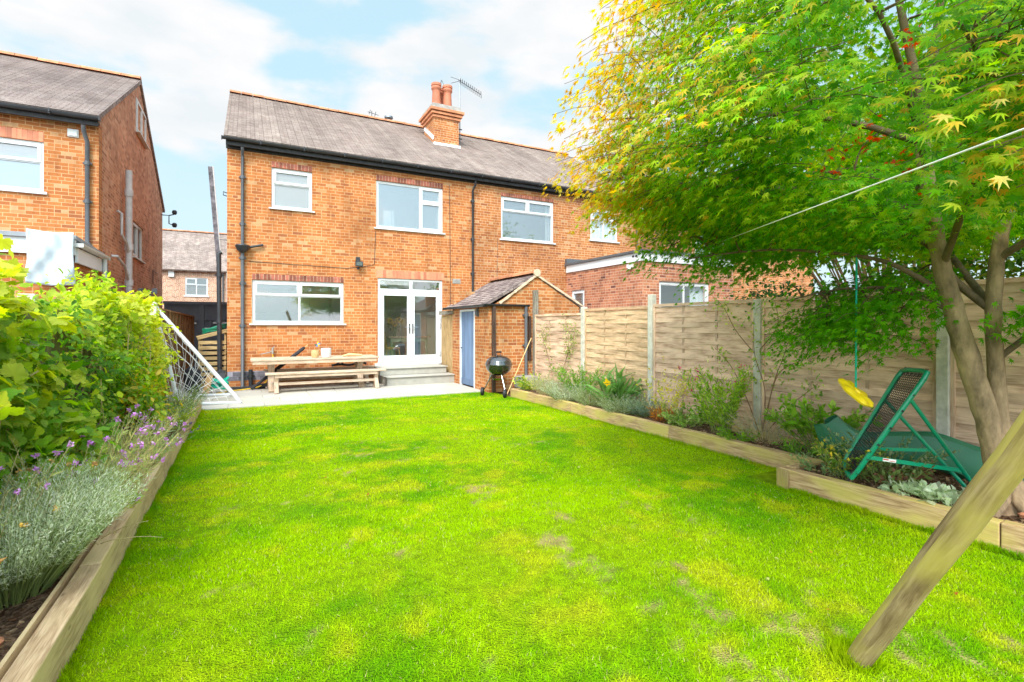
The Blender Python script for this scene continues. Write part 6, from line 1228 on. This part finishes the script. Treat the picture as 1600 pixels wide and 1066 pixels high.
# grape vine over the fence
def vine(name, label, cen, rad, n, tmpl, ls, cols, stems, seed, wob=.5, hang=.35, noise=1.0):
    g = np.random.default_rng(seed); th = thing(name, (cen[0] - .1, cen[1], .15), label, 'climber'); cen = np.array(cen); rad = np.array(rad)
    # leaf pads on a lumpy shell facing the garden and the sky
    d = nrmz(g.standard_normal((n, 3))); d[:, 0] = np.abs(d[:, 0]) * np.where(g.random(n) < .85, 1, -1); lump = 1 + .42 * (vnoise(d[:, 1] * 2.2 + 3, d[:, 2] * 2.2 + 1, 1.6) - .5) * 2 * noise; sh = g.uniform(.72, 1.03, n) ** 1.0
    p = cen + d * rad * (lump * sh)[:, None]; k = p[:, 2] > .22; p, d = p[k], d[k]; m_ = len(p)
    tip = d * .5 + g.standard_normal((m_, 3)) * wob + [0, 0, -hang]; nor = d * .8 + [.15, -.1, .75] + g.standard_normal((m_, 3)) * .35
    c = np.array(cols); t = vnoise(p[:, 1], p[:, 2] * 1.5, 2.2) + .25 * g.standard_normal(m_) + .25 * (p[:, 2] - cen[2]) / rad[2]; ci = np.clip((t * len(c)).astype(int), 0, len(c) - 1)
    # loose shoots reaching out of the mass
    k = 26; sh_d = nrmz(g.standard_normal((k, 3)) * [.5, 1, .6] + [.35, 0, .75]); SP, ST = [], []
    for i in range(k):
        b0 = cen + sh_d[i] * rad * .9; ln = g.uniform(.15, .38); dr_ = nrmz(sh_d[i] + g.normal(0, .4, 3))
        for q_ in range(11): t_ = q_ / 10; SP.append(b0 + dr_ * ln * t_ + [0, 0, -.12 * t_ * t_] + g.normal(0, .012, 3)); ST.append(nrmz(dr_ * .4 + g.normal(0, .6, 3)))
    SP, ST = np.array(SP), np.array(ST); p = np.vstack([p, SP]); tip = np.vstack([tip, ST]); nor = np.vstack([nor, g.normal(0, .4, SP.shape) + [.2, -.1, .8]]); ci = np.concatenate([ci, g.integers(len(c) // 2, len(c), len(SP))]); m_ = len(p)
    sm = MB()
    for i in range(stems):
        e = cen + nrmz(g.standard_normal(3) * [.6, 1, .8] + [.5, 0, .3]) * rad * g.uniform(.7, 1.12); b = np.array([cen[0] - .2, cen[1] + g.uniform(-.3, .3) * rad[1], .15]); q1 = (b + e) / 2 + g.standard_normal(3) * .15; sm.tube(smooth_pts([tuple(b), tuple(q1), tuple(e)], 5), .006, 5, cap=False)
    leaves('foliage', th, 'leaf', tmpl, p, tip, nor, ls * g.uniform(.55, 1.25, m_), c[ci] * (1 + .15 * g.standard_normal((m_, 1))).clip(.5, 1.5))
    sm.build('stem', 'stem_straw', th); return th
VC = [(.15, .32, .02), (.24, .40, .03), (.37, .50, .04), (.50, .56, .05), (.60, .62, .07)]
vine('grape_vine', 'grape vine with big lime yellow lobed leaves nearest the left edge', (-1.50, 3.85, 1.08), (.42, 1.25, .72), 1900, T_VINE, .075, VC, 26, 31)
vine('honeysuckle_climber', 'dense finer leaved climber over the middle of the left fence', (-1.40, 6.0, 1.10), (.42, 1.5, .70), 5200, T_OVAL, .065, [(.10, .24, .02), (.20, .38, .03), (.34, .50, .04), (.50, .60, .06)], 30, 32)
vine('golden_climber', 'yellow green climber spilling towards the football goal', (-1.36, 8.6, .98), (.38, 1.6, .76), 4600, T_OVAL, .065, [(.18, .34, .03), (.34, .48, .04), (.56, .62, .05), (.68, .68, .08)], 30, 33)
vine('grape_vine', 'grape vine spray of yellow leaves along the top of the left fence', (-1.40, 7.4, 1.56), (.32, 1.8, .26), 800, T_VINE, .075, VC[2:], 18, 34)
bush('leafy_shrub', 'upright green shrub with orange tinged leaves in the left bed', 'shrub', (-1.02, 6.4, .72), (.26, .55, .50), 1300, T_OVAL, .07, [(.18, .34, .03), (.28, .44, .04), (.42, .50, .05), (.60, .44, .05)], 18, base_z=.15)
bush('leafy_shrub', 'broad leaved green shrub at the foot of the grape vine', 'shrub', (-1.12, 4.7, .62), (.26, .6, .42), 520, T_VINE, .065, [(.18, .36, .03), (.28, .46, .04), (.48, .58, .06)], 14, base_z=.15)
ER = dict(stem='stem_straw', sr=.003, rbase=.20, curve=.3)
er_c = [(.42, .48, .16), (.54, .56, .24), (.62, .56, .22), (.32, .42, .12)]; pur = [(.64, .28, .66), (.74, .42, .76), (.54, .20, .60)]
plant('wallflower_plant', 'straggly wallflower with purple heads behind the silver curry plant', 'plant', (-1.03, 4.15, z0), 110, .64, .55, T_NEEDLE, .05, 40, er_c, flowers=(.38, T_OVAL, .021, pur, 14), **ER)
plant('wallflower_plant', 'straggly purple wallflower in the middle of the left bed', 'plant', (-1.00, 4.95, z0), 110, .60, .60, T_NEEDLE, .05, 40, er_c, flowers=(.32, T_OVAL, .021, pur, 14), **ER)
plant('wallflower_plant', 'low grey green wallflower leaning over the left sleeper', 'plant', (-.97, 5.75, z0), 90, .46, .70, T_NEEDLE, .06, 34, [(.40, .48, .26), (.50, .56, .34), (.46, .54, .2)], flowers=(.25, T_OVAL, .022, pur, 12), **ER)
plant('wallflower_plant', 'tall thin purple wallflower stems at the very left edge', 'plant', (-1.22, 3.35, z0), 26, .72, .30, T_NEEDLE, .05, 24, er_c, flowers=(.6, T_OVAL, .018, pur, 12), **ER)
plant('curry_plant', 'large silver curry plant spilling in the near left corner', 'plant', (-1.06, 3.46, z0), 950, .60, .80, T_NEEDLE, .030, 50, [(.66, .72, .54), (.76, .79, .66), (.82, .84, .74), (.54, .62, .40)], rbase=.20, elong=.85, sr=.002, stem='stem_green', curve=.2, Lvar=.16, t0=.35, flowers=(.02, T_BLOB, .018, [(.80, .52, .10), (.62, .36, .12)], 7))
plant('white_cushion', 'silver and white leaved cushion at the far end of the left bed', 'plant', (-1.0, 8.45, z0), 90, .40, .8, T_NEEDLE, .05, 24, SILV + [(.3, .42, .12)], rbase=.18)
plant('golden_herb', 'yellow green herb mound beside the white cushion', 'plant', (-.98, 7.75, z0), 80, .36, .8, T_OVAL, .035, 22, [(.40, .46, .06), (.28, .40, .05), (.50, .50, .10)], rbase=.16)
plant('heather_plant', 'dark green heather bush nearest the football goal base', 'plant', (-.92, 9.45, z0), 100, .40, .7, T_NEEDLE, .04, 26, [(.14, .24, .06), (.22, .32, .08), (.28, .26, .12)], rbase=.16)
plant('brown_heather', 'brown low heather drooping over the left sleeper', 'plant', (-.92, 6.95, z0), 90, .28, .9, T_NEEDLE, .035, 22, [(.22, .14, .08), (.28, .22, .12), (.20, .22, .10)], rbase=.14, stem='stem_brown')
plant('daisy_plant', 'tiny white daisy tuft on the edge of the left bed', 'plant', (-.88, 7.35, z0), 50, .22, .8, T_OVAL, .03, 14, [(.24, .38, .06), (.32, .42, .08)], rbase=.1, flowers=(.5, T_BLOB, .012, [(.8, .8, .75)], 2))
plant('lavender_plant', 'purple lavender spikes hanging over the left sleeper', 'plant', (-.86, 6.5, z0), 34, .36, .8, T_NEEDLE, .035, 14, GREYG, rbase=.1, lean=(.5, 0), flowers=(.7, T_BLOB, .014, [(.16, .10, .30), (.22, .14, .36)], 7))
plant('dropping_stalks', 'dry straw stalks bending over the sleeper onto the lawn', 'plant', (-.86, 3.95, z0), 9, .42, 1.0, T_NEEDLE, .03, 4, [(.60, .52, .25), (.4, .42, .15)], rbase=.1, lean=(.9, -.1), stem='stem_straw', droop=.5)
plant('lime_leaf_plant', 'lime broad leaved seedling beside the sleeper joint', 'plant', (-.84, 4.52, z0), 10, .20, .9, T_VINE, .06, 3, [(.50, .58, .12), (.38, .50, .08)], rbase=.06, lean=(.5, 0), flowers=(.3, T_OVAL, .02, pur, 9))
m = MB(); m.lathe([(0, -.02), (.035, -.01), (.045, .01), (.02, .03), (0, .03)], (-.93, 2.83, .19), 9); tag(m.build('broken_brick', 'terra_stone', base=(-.93, 2.83, .17)), 'piece of orange brick lying in the near left soil', 'brick')
m = MB(); m.lathe([(0, -.02), (.02, -.01), (.03, .01), (.015, .02), (0, .02)], (4.78, 1.48, .18), 7); tag(m.build('broken_brick', 'terra_stone', base=(4.78, 1.48, .17)), 'small orange brick fragment below the maple trunk', 'brick')
# fallen maple leaves on the grass (single countable leaves)
n_ = 46; g = np.random.default_rng(5)
fx = np.concatenate([g.uniform(2.6, 4.3, 26), g.uniform(.2, 3.5, 20)]); fy = np.concatenate([g.uniform(1.3, 4.6, 26), g.uniform(1.8, 9, 20)])
for i in range(n_):
    t = g.normal(0, 1, (1, 3)); t[0, 2] *= .2; o = leaves('fallen_leaf', None, 'leaf', T_MAPLE, [[fx[i], fy[i], .022]], t, [[g.normal(0, .3), g.normal(0, .3), 1]], [g.uniform(.016, .030)], [[(.62, .30, .05), (.70, .55, .12), (.45, .12, .04), (.66, .62, .25)][i % 4]], base=(fx[i], fy[i], .02))
    tag(o, 'small curled autumn maple leaf fallen on the grass', 'leaf', 'maple leaves scattered on the lawn')
